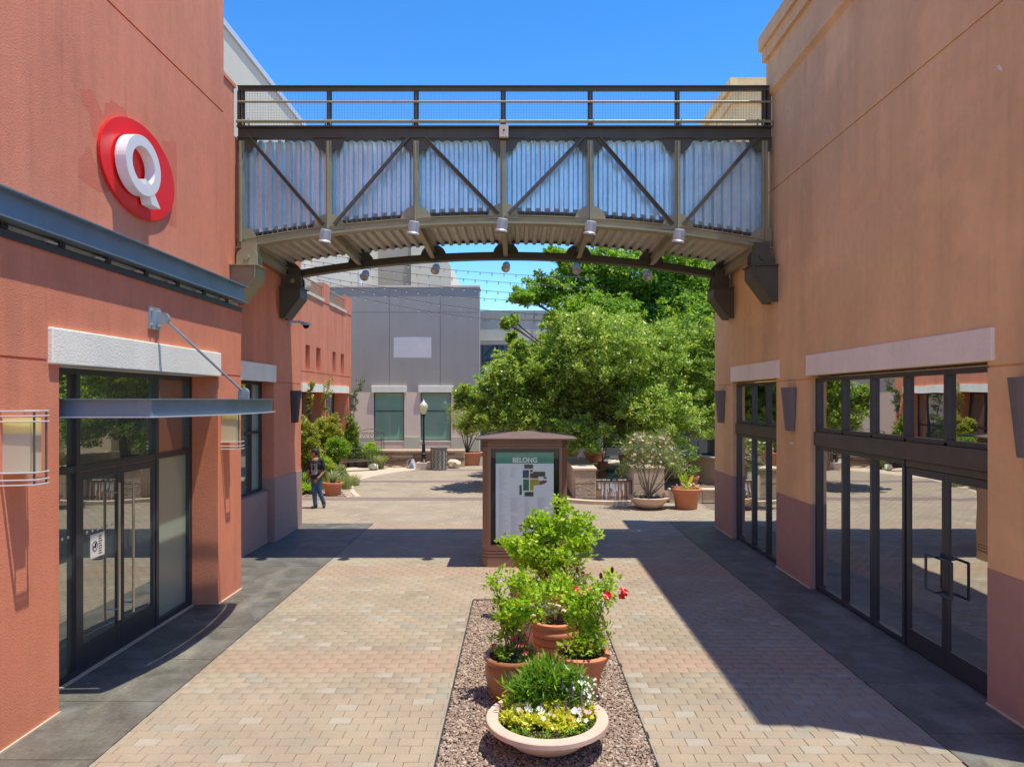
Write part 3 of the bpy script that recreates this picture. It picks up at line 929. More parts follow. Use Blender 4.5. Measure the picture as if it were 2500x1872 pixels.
MB().cyl((-4.50, yr - .025, 4.17), (-4.50, yr + .025, 4.17), 0.075, n=20).box(-4.60, -4.50, yr - .02, yr + .02, 4.10, 4.245).build('clevis', M['galv'], wp)
e1 = Vector((-3.76, D(11.75), 3.25))
MB().cyl((-4.46, yr, 4.14), e1, 0.017, n=10).build('tie_rod', M['galv'], cn)
MB().cyl((e1.x, e1.y - .03, 3.24), (e1.x, e1.y + .03, 3.24), 0.07, n=20).box(e1.x - .07, e1.x + .07, e1.y - .028, e1.y + .028, 3.158, 3.25).build('eye_plate', M['galv'], cn)

# ------------------------------------------------------------------ red wing behind (left, carries the bridge)
rw = thing('red_wing', 'red and plum stucco wing that carries the left end of the bridge', 'building', (-8, D(18), 0))
WX = -5.40
Y1 = D(21.3)
hy0, hy1 = D(15.5), D(18.95)
wall('x', WX, -6.0, G0 + .001, Y1, 1.41, 8.15, holes=[(hy0, hy1, 1.41, 3.53)], gz=(3.535,)).build('wall', M['red'], rw)
MB().box(WX, -6.0, G0 + .001, D(16.3), 8.1501, 9.05).build('upper_wall', M['red'], rw)
wall('x', WX + 0.02, -6.0, hy1, Y1 + .02, 0, 1.409).build('plinth', M['plum'], rw)
MB().box(-5.52, -6.0, G0 + .001, hy1 - .001, 0, 1.15).build('sill_wall', M['plum'], rw)
MB().box(WX + .02, WX - .14, G0 + .001, hy0, 0, 1.409).build('plinth_return', M['plum'], rw)
MB().box(-6.0, -11, Y1 - .5, Y1, 0, 8.15).build('end_wall', M['red'], rw)
MB().box(-5.36, WX - .2, G0 + .002, D(19.0), 3.53, 3.90).build('lintel', M['trim'], rw)
storefront(rw, -5.66, 1, [hy0 + .01, D(16.8), D(18.2), hy1 - .01], [1.18, 2.45, 3.50], glass=M['glassL'], w=0.06, glasses={(2, 0): M['film'], (2, 1): M['film']})
MB().box(WX + .03, -5.9, G0 + .001, D(16.3) + .03, 9.051, 9.12).build('coping', M['red'], rw)

# ------------------------------------------------------------------ tapered sconces
def sconce(x, y, side, label, m, zt=3.36, zb=2.60):
    t = thing('wall_sconce', label, 'wall lamp', (x, y, 3.0), 'tapered wall sconces')
    mb = MB(); n = 14
    ring = []
    for z, w, d in ((zt, 0.21, 0.185), (zb, 0.125, 0.115)):
        for k in range(n + 1):
            a = math.pi * k / n
            ring.append((x + side * (0.01 + d * math.sin(a)), y - w * math.cos(a), z))
    for k in range(n):
        mb.add([ring[k], ring[k + 1], ring[n + 1 + k + 1], ring[n + 1 + k]], [(0, 1, 2, 3)])
    mb.add(ring[:n + 1], [tuple(range(n + 1))]); mb.add(ring[n + 1:], [tuple(range(n + 1))])
    o = mb.build('shade', m, t)
    MB().box(x, x + side * 0.012, y - .06, y + .06, zb + .1, zt - .1).build('back_plate', M['steel_dark'], t)
    return t
sconce(WX, D(20.55), 1, 'charcoal tapered sconce on the red pier behind the door canopy', M['sconce_dark'])

# ------------------------------------------------------------------ security camera
sc = thing('security_camera', 'grey dome camera on an arm under the left rear bridge bracket', 'camera', (WX, D(20.4), 4.95))
MB().cyl((WX, D(20.2), 4.93), (WX + .07, D(20.2), 4.93), 0.06, n=14).build('wall_mount', M['lightgrey'], sc)
MB().tube([(WX + .05, D(20.2), 4.97), (WX + .25, D(20.2), 4.97), (WX + .36, D(20.2), 4.94)], 0.03, 8).build('arm', M['lightgrey'], sc)
MB().lathe([(.01, .05), (.10, .03), (.12, -.02), (.09, -.03)], (WX + .40, D(20.2), 4.92), 18).build('hood', M['lightgrey'], sc)
MB().ball((WX + .40, D(20.2), 4.885), 0.075, 14, 8).build('dome', M['black'], sc)

# ------------------------------------------------------------------ right orange building
ob = thing('orange_building', 'tall orange stucco building with glass storefronts on the right', 'building', (9, D(15), 0))
OX = 4.85; S0, S1 = D(8.6), D(16.87); E1 = D(21.3)
N0 = 7.2 * 0.838 + 0.0
h1 = (D(8.9), D(14.32), 0.0, 3.545); h2 = (D(16.2), D(19.5), 0.0, 3.545)
wall('x', OX, OX + 0.5, N0, S1, 1.41, 10.0, holes=[h1, h2], gz=(3.49, 7.15), gw=0.024).build('tall_wall', M['orange'], ob)
wall('x', OX, OX + 0.5, S1 + .0005, E1, 1.41, 8.25, holes=[h1, h2], gz=(3.49,)).build('low_wall', M['orange'], ob)
for a_, b_ in ((N0, h1[0]), (h1[1], h2[0]), (h2[1], E1 + .004)):
    MB().box(OX - 0.004, OX + 0.5, a_, b_, 0, 1.409).build('plinth', M['plum'], ob)
MB().box(OX + .5, 16, S1 - .4, S1, 0, 10.0).build('north_wall', M['orange'], ob)
MB().box(OX + .5, 16, E1 - .4, E1, 0, 8.25).build('far_wall', M['orange'], ob)
MB().box(OX, OX + .5, E1 - 1.3, E1, 8.251, 9.3).build('shadow_parapet', M['orange'], ob)  # unseen raised stretch, added to carry the wall's shadow further over the paving
MB().box(OX + .5, 16, N0, N0 + .4, 0, 10.0).build('south_wall', M['orange'], ob)
MB().box(OX - .12, 16.1, N0 - .12, S1 + .12, 10.001, 10.28).build('cornice', M['orange'], ob)
MB().box(OX - .065, 16.05, N0 - .065, S1 + .065, 9.76, 10.0).build('lower_cornice', M['orange'], ob)
mb = MB(); mb.prism([(OX, 8.93), (OX - .075, 9.0), (OX - .075, 9.13), (OX, 9.15)], N0 - .04, S1 + .04, 'y'); mb.build('string_course', M['orange'], ob)
# black sheet behind the glass stands in for the unlit interior
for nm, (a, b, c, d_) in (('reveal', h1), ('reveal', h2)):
    MB().box(OX + .25, OX + .3, a, b, 0, 3.5).build('unlit_interior_sheet', M['black'], ob)
# lintels
for a, b, blocks in ((D(8.77), D(14.45), (D(11.1), D(12.14), )), (D(16.0), D(19.6), ())):
    ed = [a] + sorted(blocks) + [b]
    for p, q_ in zip(ed, ed[1:]):
        bevel(MB().box(OX - .035, OX + .10, p + (.004 if p != a else 0), q_ - (.004 if q_ != b else 0), 3.546, 3.887).build('lintel', M['trim'], ob), 0.008, 2)
FX = OX + 0.08
def spandrel(ya, yb):
    MB().box(FX - 0.03, FX + .06, ya, yb, 2.39, 2.615).build('header_panel', M['bronze_frame'], ob)
ys1 = [D(y) for y in (8.92, 9.95, 11.0, 12.05, 13.12, 14.3)]
storefront(ob, FX, -1, ys1, [2.65, 3.47], glass=M['glassR'], w=0.06)
storefront(ob, FX, -1, ys1[2:], [0.06, 2.35], glass=M['glassR'], w=0.06)
MB().box(FX, FX + .1, ys1[0], ys1[0] + .05, 0, 2.38).box(FX, FX + .1, ys1[0] + .05, ys1[2] - .031, 2.30, 2.38).build('door_frame', M['bronze_frame'], ob)
spandrel(ys1[0], ys1[-1])
door_leaf(ob, FX + .01, -1, ys1[0] + .052, ys1[1] + .02, 2.29, M['glassR'], M['frame'], stile=0.06, rail=0.26, handle='pull_lo')
door_leaf(ob, FX + .01, -1, ys1[1] + .025, ys1[2] - .034, 2.29, M['glassR'], M['frame'], stile=0.06, rail=0.26, handle='pull_hi')
ys2 = [D(y) for y in (16.22, 17.15, 18.2, 19.48)]
storefront(ob, FX, -1, ys2, [2.65, 3.47], glass=M['glassR'], w=0.055)
storefront(ob, FX, -1, ys2, [0.06, 2.35], glass=M['glassR'], w=0.055)
spandrel(ys2[0], ys2[-1])
sconce(OX, D(15.25), -1, 'grey tapered sconce on the orange pier between the two storefronts', M['sconce'])
sconce(OX, D(20.45), -1, 'grey tapered sconce at the far corner of the orange building', M['sconce'])
sconce(OX, D(8.12), -1, 'grey tapered sconce cut off by the right edge of the photo', M['sconce'])
MB().box(OX - .004, OX, D(15.2), D(15.4), 2.36, 2.39).build('nameplate', M['white'], ob)
mb = MB(); mb.add([(OX - .001, 7.24, 6.44), (OX - .001, 7.30, 6.50), (OX - .001, 7.32, 6.535), (OX - .001, 7.27, 6.52), (OX - .001, 7.23, 6.47)], [(0, 1, 2, 3, 4)]); mb.build('paint_chip', M['trim'], ob)
for a_, b_ in ((N0, h1[0]), (h1[1], h2[0]), (h2[1], E1)):
    MB().box(OX - .022, OX - .0045, a_, b_, 0.002, .022).build('base_joint', M['stone2'], ob)
# set-back neighbour beyond the near end, outside the frame
MB()
nb = MB().box(9, 16, -14, N0 - .5, 0, 7.5).build('setback_building', M['orange'])
tag(nb, 'plain orange stucco block set back beyond the near end of the orange building', 'building')

# orange tower behind the bridge
ot = thing('orange_tower', 'orange stucco tower with a stepped cornice beyond the right end of the bridge', 'building', (13, D(48), 0))
ty0, ty1 = D(45), D(52)
MB().box(11.2, 20, ty0, ty1, 0, 19.4).build('wall', M['orange'], ot)
MB().box(11.0, 20.2, ty0 - .2, ty1 + .2, 19.401, 19.9).build('cornice', M['orange'], ot)
MB().box(11.08, 20.1, ty0 - .1, ty1 + .1, 18.6, 19.0).build('lower_cornice', M['orange'], ot)

# ------------------------------------------------------------------ far red building
fr = thing('far_red_building', 'low red stucco building with a roof railing beyond the bridge', 'building', (-9, D(36), 0))
FXr = -8.03; fy0, fy1 = D(22.5), D(41.2)
slots = [(D(32.35), D(33.07)), (D(34.07), D(34.82)), (D(37.05), D(37.7)), (D(38.77), D(39.5))]
holes = [(a, b, 4.30, 5.22) for a, b in slots] + [(D(31.8), D(35.6), 0, 3.44), (D(36.4), D(40.2), 0, 3.44), (D(27.2), D(31.0), 0, 3.44)]
wall('x', FXr, FXr - 0.75, fy0, fy1, 0, 7.15, holes=holes, gz=(4.2,), gw=0.04).build('wall', M['red'], fr)
MB().box(FXr - .751, FXr - .8, fy0, fy1, 0, 7.15).build('back_wall', M['red'], fr)
for a, b in ((D(31.66), D(35.8)), (D(36.2), D(40.4)), (D(27.0), D(31.2))):
    MB().box(FXr + .06, FXr - .1, a, b, 3.441, 3.756).build('lintel', M['trim'], fr)
for a, b in ((D(31.8), D(35.6)), (D(36.4), D(40.2)), (D(27.2), D(31.0))):
    storefront(fr, FXr - .6, 1, [a + .01, a + (b - a) / 3, a + 2 * (b - a) / 3, b - .01], [0.1, 2.0, 3.42], glass=M['glassL'], w=0.08, depth=.08)
for a, b in ((D(31.4), D(35.3)), (D(36.4), D(39.8)), (D(26), D(30.5))):
    MB().box(FXr + .05, FXr - .3, a, b, 7.151, 7.26).build('coping', M['cream'], fr)
    rl = MB()
    yy = a
    for k in range(5): rl.box(FXr - .05, FXr - .07, a, b, 7.32 + k * .10, 7.335 + k * .10)
    while yy < b:
        rl.box(FXr - .07, FXr - .09, yy, yy + .02, 7.26, 7.78); yy += 0.16
    rl.box(FXr - .04, FXr - .10, a, b, 7.76, 7.80)
    rl.build('railing', M['railcream'], fr)
for a, b in ((D(35.3), D(36.4)), (D(39.8), D(41.2))):
    MB().box(FXr + .02, FXr - .5, a, b, 7.151, 7.95).build('parapet_pier', M['red'], fr)
sconce(FXr, D(36.0), 1, 'dark tapered sconce wrapped in creeper between the far red windows', M['sconce'])
sconce(FXr, D(40.9), 1, 'grey tapered sconce at the end of the far red building', M['sconce'])

# ------------------------------------------------------------------ grey building
gb = thing('grey_building', 'grey and mauve stucco building with two tall green windows', 'building', (-5, D(46), 0))
GY = D(44.5); s_ = 1557.4 / GY
def gx_(px): return (px - 1121) / s_
def gz_(py): return 3.15 + (863 - py) / s_
wz0, wz1 = gz_(952), gz_(848)
wn_ = [(gx_(807), gx_(873), wz0, wz1), (gx_(908), gx_(974), wz0, wz1)]
xr = gx_(1035)
wall('y', GY, GY + .6, -13, xr, gz_(847), gz_(621), holes=wn_, gu=(gx_(841), gx_(951)), gz=(gz_(675),), gw=0.035, gd=.02).build('upper_wall', M['grey_wall'], gb)
wall('y', GY + .001, GY + .6, -13, xr, 0, gz_(847) - .001, holes=wn_).build('lower_wall', M['mauve'], gb)
MB().box(-13, xr - .02, GY + .6, GY + 1.4, 0, gz_(621) - .01).build('rear_mass', M['grey_wall'], gb)
MB().box(-13, xr + .04, GY - .05, GY + 1.44, gz_(621) + .001, gz_(617)).build('coping', M['mauve'], gb)
for a, b in ((gx_(803), gx_(878)), (gx_(904), gx_(979.5))):
    bevel(MB().box(a, b, GY - .12, GY + .1, gz_(848) + .001, gz_(834)).build('lintel', M['trim'], gb), .01)
for (a, b, c, d_) in wn_:
    fw = 0.05
    zm = gz_(888)
    m_ = MB().box(a, a + fw, GY + .08, GY + .16, c, d_).box(b - fw, b, GY + .08, GY + .16, c, d_)
    for z in (c, zm - fw / 2, d_ - fw): m_.box(a + fw, b - fw, GY + .085, GY + .16, z, z + fw)
    wd = m_.build('window', M['bronze_frame'], gb)
    MB().box(a + fw, b - fw, GY + .12, GY + .13, c + fw, zm - fw / 2).build('pane', M['glassG'], wd)
    MB().box(a + fw, b - fw, GY + .12, GY + .13, zm + fw / 2, d_ - fw).build('pane', M['glassG'], wd)
    MB().box(a, b, GY - .02, GY + .08, c - .05, c - .001).build('sill', M['trim'], gb)
zp = gz_(944)
for a, b in ((gx_(873.6), gx_(907.4)), (gx_(974.6), xr + .01), (gx_(748), gx_(806.5))):
    MB().box(a, b, GY - .035, GY - .002, 0, zp).build('pilaster_base', M['sage'], gb)
pq = [(gx_(850), gz_(773)), (gx_(932), gz_(773.5)), (gx_(931.5), gz_(728.5)), (gx_(890), gz_(728)), (gx_(850.5), gz_(729))]
mb = MB(); mb.add([(x, GY - .003, z) for x, z in pq], [(0, 1, 2, 3, 4)]); mb.build('painted_patch', M['patch'], gb)

# cream building behind the trees
cb = thing('cream_building', 'cream stucco building with dark glazing behind the trees', 'building', (3, D(49), 0))
CY = D(48); s2 = 1557.4 / CY
def cx_(px): return (px - 1121) / s2
def cz_(py): return 3.15 + (863 - py) / s2
MB().box(cx_(1036), 14, CY - .06, CY + 10, cz_(690), cz_(671)).build('parapet_band', M['greycap'], cb)
MB().box(cx_(1036), 14, CY, CY + 9, cz_(735), cz_(690) - .001).build('upper_wall', M['cream'], cb)
MB().box(cx_(1036), 14, CY - .03, CY + 9, cz_(745), cz_(735) - .001).build('middle_band', M['greycap'], cb)
MB().box(cx_(1036), 14, CY + 1.2, CY + 9, 0, cz_(745) - .001).build('rear_wall', M['taupe'], cb)
x = cx_(1037)
xs = [x + 1.35 * k for k in range(12)]
m_ = MB()
for x in xs: m_.box(x, x + .08, CY, CY + .12, 0, cz_(745) - .002)
for z in (0.0, 1.0, 2.3, 3.5, 4.9):
    for a, b in zip(xs, xs[1:]): m_.box(a + .08, b, CY + .003, CY + .12, z, z + .07)
cw = m_.build('curtain_wall', mat('blue_grey_frame', (0.16, 0.21, 0.27), 0.4, metal=.3), cb)
zz = [0.0, 1.0, 2.3, 3.5, 4.9, cz_(745)]
for a, b in zip(xs, xs[1:]):
    for c, d_ in zip(zz, zz[1:]):
        MB().box(a + .08, b, CY + .06, CY + .07, c + .07, d_ - .003).build('pane', M['glassD'], cw)
for px in (1104, 1155):
    MB().box(cx_(px), cx_(px) + .05, CY - .10, CY - .062, cz_(745), cz_(671)).build('downpipe', M['greycap'], cb)

# tall building behind on the left
tb = thing('tall_white_building', 'very tall off white building far behind the left red buildings', 'building', (-14, D(50), 0))
MB().box(-11, -30, D(25), D(67), 0, 17.0).build('long_wall', M['offwhite'], tb)
MB().box(-10.9, -30, D(25) - .1, D(67), 17.001, 17.25).build('coping', M['lightgrey'], tb)
TY = D(67); s3 = 1557.4 / TY
MB().box(-10.99, (889 - 1121) / s3, TY, TY + 8, 0, 17.0).build('taupe_wall', M['taupe'], tb)
tt = thing('cream_tower', 'cream rooftop block with a cut corner behind the grey building', 'building', (-6, TY + 4, 0))
z1 = 3.15 + (863 - 558) / s3; z2 = 3.15 + (863 - 578) / s3
xa, xb = (889 - 1121) / s3, (975 - 1121) / s3
MB().prism([(xa, 0), (xb, 0), (xb, z2), ((962 - 1121) / s3, z1), ((938 - 1121) / s3, z1 + .9), (xa, z1 + 1.6)], TY - .3, TY + 7, 'y').build('wall', M['cream'], tt)
MB().cyl((-8.05 * 1, D(43.5), 8.9), (-8.05, D(43.5), 9.6), .12, n=10).build('roof_vent', M['white'], gb)
# ------------------------------------------------------------------ footbridge
br = thing('footbridge', 'arched steel truss footbridge with corrugated siding between the two buildings', 'bridge', (-0.3, D(18), 6))
YN = D(16.45); YF = D(19.75)
XL, XR = WX + .03, OX - .03
PX = [-5.29 + 1.663 * i for i in range(7)]
def arch(x): return -0.46 * ((x + 0.30) / 5.0) ** 2
def arch_bar(mb, x0, x1, y0, y1, za, zb, n=28, f=arch):
    for i in range(n):
        a = x0 + (x1 - x0) * i / n; b = x0 + (x1 - x0) * (i + 1) / n
        mb.add([(a, y0, za + f(a)), (b, y0, za + f(b)), (b, y1, za + f(b)), (a, y1, za + f(a)), (a, y0, zb + f(a)), (b, y0, zb + f(b)), (b, y1, zb + f(b)), (a, y1, zb + f(a))],
               [(0, 3, 2, 1), (4, 5, 6, 7), (0, 1, 5, 4), (2, 3, 7, 6)] + ([(0, 4, 7, 3)] if i == 0 else []) + ([(1, 2, 6, 5)] if i == n - 1 else []))
    return mb
def truss(Y, near, mo, md):
    dz = 0 if near else -.135
    s = -1 if near else 1            # outward side
    # top chord: I beam
    mb = MB().box(XL, XR, Y - .012, Y + .012, 8.155, 8.325).box(XL, XR, Y - .10, Y + .10, 8.326, 8.35).box(XL, XR, Y - .07, Y + .07, 8.13, 8.154)
    mb.build('top_chord', md, br)
    mb = MB(); arch_bar(mb, XL, XR, Y - .012, Y + .012, 6.515 + dz, 6.645 + dz)
    arch_bar(mb, XL, XR, Y - .11, Y + .11, 6.49 + dz, 6.514 + dz); arch_bar(mb, XL, XR, Y - .05, Y + .05, 6.646 + dz, 6.662 + dz)
    mb.build('bottom_chord', mo, br)
    for i, x in enumerate(PX):
        zb = 6.55 + arch(x) + dz
        ms = mo
        MB().box(x - .055, x + .055, Y + s * .03, Y + s * .045, zb + .1, 8.08).box(x - .012, x + .012, Y + s * .0451, Y + s * .125, zb + .05, 8.05).build('post', ms, br)
        n = 18
        if near or True:
            c = [(x + .30 * math.cos(math.pi * k / n), 8.155 - .29 * math.sin(math.pi * k / n)) for k in range(n + 1)]
            c = [(max(XL, min(XR, p[0])), p[1]) for p in c]
            MB().prism(c, Y + s * .0125, Y + s * .028, 'y').build('gusset', md, br)
            c = [(x + .30 * math.cos(math.pi * k / n), zb + .05 + .30 * math.sin(math.pi * k / n)) for k in range(n + 1)]
            c = [(max(XL, min(XR, p[0])), p[1]) for p in c]
            MB().prism(c, Y + s * .0125, Y + s * .028, 'y').build('gusset', mo, br)
    for i in range(6):
        a, b = PX[i], PX[i + 1]
        if i % 2 == 0: p, q = (a + .14, 8.14), (b - .10, 6.66 + arch(b) + .02)
        else: p, q = (b - .14, 8.14), (a + .10, 6.66 + arch(a) + .02)
        d = Vector((q[0] - p[0], q[1] - p[1])).normalized(); n_ = Vector((-d.y, d.x)) * .035
        mb = MB(); mb.prism([(p[0] + n_.x, p[1] + n_.y), (q[0] + n_.x, q[1] + n_.y), (q[0] - n_.x, q[1] - n_.y), (p[0] - n_.x, p[1] - n_.y)], Y + s * .046, Y + s * .056, 'y')
        n2 = n_ * .25
        c1 = n_ * .8
        mb.prism([(p[0] + c1.x + n2.x, p[1] + c1.y + n2.y), (q[0] + c1.x + n2.x, q[1] + c1.y + n2.y), (q[0] + c1.x - n2.x, q[1] + c1.y - n2.y), (p[0] + c1.x - n2.x, p[1] + c1.y - n2.y)], Y + s * .0565, Y + s * .11, 'y')
        mb.build('diagonal', md, br)
truss(YN, True, M['olive'], M['olive_dark'])
truss(YF, False, M['olive_dark'], M['olive_dark'])  # same steel seen from behind, its shade put into the darker colour
# corrugated siding, one sheet per bay
def siding(x0, x1, y, s, name='siding_sheet'):
    pitch, dep = 0.182, 0.085
    pts = []
    x = x0
    seq = [(0, 0), (.062, 0), (.091, 1), (.153, 1), (.182, 0)]
    while x < x1 - 1e-6:
        for dx, h in seq[:-1]:
            if x + dx <= x1: pts.append((x + dx, y + s * dep * h))
        x += pitch
    pts.append((x1, pts[-1][1]))
    vs, fs = [], []
    for k, (px, py) in enumerate(pts):
        vs += [(px, py, 6.765 + arch(px)), (px, py, 8.13)]
    for k in range(len(pts) - 1): fs.append((2 * k, 2 * k + 2, 2 * k + 3, 2 * k + 1))
    m_ = MB().add(vs, fs)
    return m_.build(name, M['siding'], br, fix=False)
xsb = [XL] + PX[1:6] + [XR]
for a, b in zip(xsb, xsb[1:]):
    siding(a, b, YN + .09, 1); siding(a, b, YF - .09, -1)
arch_bar(MB(), XL, XR, YN + .07, YN + .16, 6.725, 6.764).build('bottom_trim', M['steel_dark'], br)
arch_bar(MB(), XL, XR, YF - .16, YF - .07, 6.725, 6.764).build('bottom_trim', M['steel_dark'], br)
# deck
n = 56
vs, fs = [], []
x = XL
pts = []
pitch, dep = .19, .07
while x < XR:
    for dx, h in ((0, 0), (.055, 0), (.085, 1), (.145, 1), (.175, 0)):
        if x + dx < XR: pts.append((x + dx, 6.60 + h * dep + .095 + arch(x + dx)))
    x += pitch
for k, (px, pz) in enumerate(pts): vs += [(px, YN + .045, pz), (px, YF - .045, pz)]
for k in range(len(pts) - 1): fs.append((2 * k, 2 * k + 1, 2 * k + 3, 2 * k + 2))
MB().add(vs, fs).build('deck_sheet', M['deck'], br, fix=False)
mb = MB(); arch_bar(mb, XL, XR, YN + .17, YF - .17, 6.79, 6.86); mb.build('deck_slab', M['taupe'], br)
for x in PX:
    z = 6.68 + arch(x)
    q_ = MB()
    for (w_, a_, b_) in ((.008, -.16, -.012), (.05, -.011, 0), (.05, -.175, -.161)):
        q_.prism([(YN + .02, z + a_), (YF - .02, z + a_ - .1), (YF - .02, z + b_ - .1), (YN + .02, z + b_)], x - w_, x + w_, 'x')
    q_.build('cross_beam', M['olive'], br)
# railings
for Y, near in ((YN, True), (YF, False)):
    s = -1 if near else 1
    MB().box(XL, XR, Y - .06, Y + .05, 9.115, 9.13).box(XL, XR, Y - .02, Y + .05, 9.05, 9.114).build('top_rail', M['olive_dark'], br)
    for x in (PX + [PX[0] - .05, PX[-1] + .08]):
        MB().box(x - .05, x + .05, Y + .0, Y + .012, 8.351, 9.05).box(x - .012, x + .012, Y - .045, Y - .001, 8.351, 9.049).build('rail_post', M['olive_dark'], br)
    MB().cyl((XL, Y - .03, 8.825), (XR, Y - .03, 8.825), .022, n=10).build('mid_rail', M['olive'], br)
    MB().cyl((XL - .0, Y - .09, 8.43), (XR + .0, Y - .09, 8.43), .030, n=10).build('pipe_rail', M['olive'], br)
    for x in PX[1:-1] + [PX[0] + .1, PX[-1] - .1]:
        for dx in (-.055, .055): MB().box(x + dx - .006, x + dx + .006, Y - .13, Y - .05, 8.351, 8.47).build('pipe_clip', M['olive'], br)
    if near:
        mb = MB(); x = XL
        while x < XR:
            mb.box(x, x + .0018, Y + .016, Y + .019, 8.36, 9.05); x += .052
        z = 8.38
        while z < 9.05:
            mb.box(XL, XR, Y + .0195, Y + .0225, z, z + .0018); z += .052
        stuff(mb.build('wire_mesh', M['mesh'], br))
bx = MB().box(-.37, -.20, YN - .20, YN - .105, 8.10, 8.33).build('junction_box', M['cream'], br)
MB().box(-.30, -.27, YN - .207, YN - .201, 8.21, 8.24).build('socket', M['black'], bx)
# hinge brackets
def bracket(xw, side, Y, m, mp):
    o = MB()
    P = lambda d, z: (xw + side * d, z)
    o.prism([P(0, 5.65), P(.48, 5.65), P(.48, 5.44), P(.13, 4.98), P(0, 4.98)], Y - .30, Y - .285, 'y')
    o.prism([P(0, 5.65), P(.48, 5.65), P(.48, 5.44), P(.13, 4.98), P(0, 4.98)], Y + .105, Y + .12, 'y')
    for (a, b) in (((.48, 5.65), (.48, 5.44)), ((.48, 5.44), (.13, 4.98))):
        d = Vector((b[0] - a[0], b[1] - a[1])).normalized(); nn = Vector((-d.y, d.x)) * .012
        o.prism([P(a[0], a[1]), P(b[0], b[1]), P(b[0] - abs(nn.x) , b[1] + .0), P(a[0] - abs(nn.x) - .002, a[1])], Y - .36, Y + .18, 'y')
    o.prism([P(0, 5.651), P(.53, 5.651), P(.53, 5.67), P(0, 5.67)], Y - .36, Y + .18, 'y')
    b_ = o.build('support_bracket', m, br)
    c = (xw + side * .27, 5.82)
    h = MB(); n = 20
    pts = [(c[0] - .20, 5.671)] + [(c[0] - .2 * math.cos(math.pi * k / n), c[1] + .2 * math.sin(math.pi * k / n)) for k in range(n + 1)] + [(c[0] + .20, 5.671)]
    h.prism(pts, Y - .20, Y - .17, 'y'); h.prism(pts, Y + .02, Y + .05, 'y')
    h.box(c[0] - .12, c[0] + .16, Y - .16, Y + .01, 5.70, 6.12)
    hb = h.build('hinge_plate', m, b_)
    MB().cyl((c[0], Y - .245, c[1] + .01), (c[0], Y + .08, c[1] + .01), .055, n=14).build('pin', mp, b_)
for Y in (YN, YF):
    bracket(WX, 1, Y, M['olive'] if Y == YN else M['olive_dark'], M['olive'])
    bracket(OX, -1, Y, M['olive_dark'], M['olive_dark'])
# floodlights
def spot(x, Y, z, tilt, label, grp='floodlights on the bridge'):
    t = thing('floodlight', label, 'floodlight', (x, Y, z), grp)
    mb = MB()
    prof = [(.02, .15), (.085, .15), (.092, .13), (.092, -.05), (.12, -.075), (.12, -.10), (.10, -.105)]
    mb.lathe(prof, (0, 0, 0), 18)
    for k in range(18):
        a = 2 * math.pi * k / 18
        mb.box(-.001, .001, .0925, .100, -.04, .12) if False else None
    hs = mb.build('housing', M['lightgrey'], None)
    hs.parent = t; hs.rotation_euler = (R(tilt), R(8), 0)
    bm = bmesh.new(); bm.from_mesh(hs.data); bm.to_mesh(hs.data); bm.free()
    fins = MB()
    for k in range(20):
        a = 2 * math.pi * k / 20; c, s = math.cos(a), math.sin(a)
        fins.add([(c * .09, s * .09, -.03), (c * .104, s * .104, -.03), (c * .104, s * .104, .12), (c * .09, s * .09, .12)], [(0, 1, 2, 3)])
    fo = fins.build('fin_ring', M['lightgrey'], None); fo.parent = hs
    ln = MB().lathe([(.001, -.07), (.10, -.085)], (0, 0, 0), 18).build('lens', M['lens'], None); ln.parent = hs
    cap = MB().lathe([(.001, .151), (.03, .151)], (0, 0, 0), 12).build('cap', M['white'], None); cap.parent = hs
    bk = MB().box(-.012, .07, .09, .11, -.02, .16).box(.02, .06, .11, .20, .04, .12).build('mount', M['lightgrey'], None); bk.parent = t
    return t
names = ['nearest the left red wall', 'second from the left end', 'at the middle of the bridge', 'second from the right end', 'nearest the right orange wall']
for i in range(1, 6):
    spot(PX[i] - .02, YN - .22, 6.40 + arch(PX[i]), 6, 'pale finned floodlight on the near side of the footbridge, ' + names[i - 1])
far_px = [788, 941, 1093, 1246, 1398]
for i in range(5):
    x = (far_px[i] - 1121) / 1557.4 * (YF + .2)
    spot(x, YF + .2, 6.17 + arch(x) + .06, -52, 'round floodlight under the far side of the footbridge, ' + names[i]).scale = (.86, .86, .86)
# ledge conduits
mb = MB(); arch_bar(mb, PX[1] - .3, PX[5] + .3, YN - .10, YN - .085, 6.516, 6.53); mb.build('conduit', M['olive'], br)

# ------------------------------------------------------------------ directory kiosk
ky = D(16.17)
kc = (0.11, ky + .42, 0)
kb = thing('directory_kiosk', 'rust brown steel map kiosk with a hipped roof standing on the paving', 'kiosk', kc)
def kpoly(g, x0=-.59, x1=.808, y0=ky, dep=.78, ch=.10):
    return [(x0 - g * .3, y0 - g), (x1 + g * .3, y0 - g), (x1 + ch + g, y0 + ch - g * .3), (x1 + ch + g, y0 + dep - ch + g * .3), (x1 + g * .3, y0 + dep + g), (x0 - g * .3, y0 + dep + g), (x0 - ch - g, y0 + dep - ch + g * .3), (x0 - ch - g, y0 + ch - g * .3)]
MB().prism(kpoly(0), 0, .17).build('base', M['kiosk'], kb)
for i, (a, b, g) in enumerate(((.171, .195, -.02), (.196, .235, .0), (.236, .255, -.02), (.256, .295, .0), (.296, .31, -.02), (.311, .345, .0))):
    MB().prism(kpoly(g), a, b).build('band', M['kiosk'], kb)
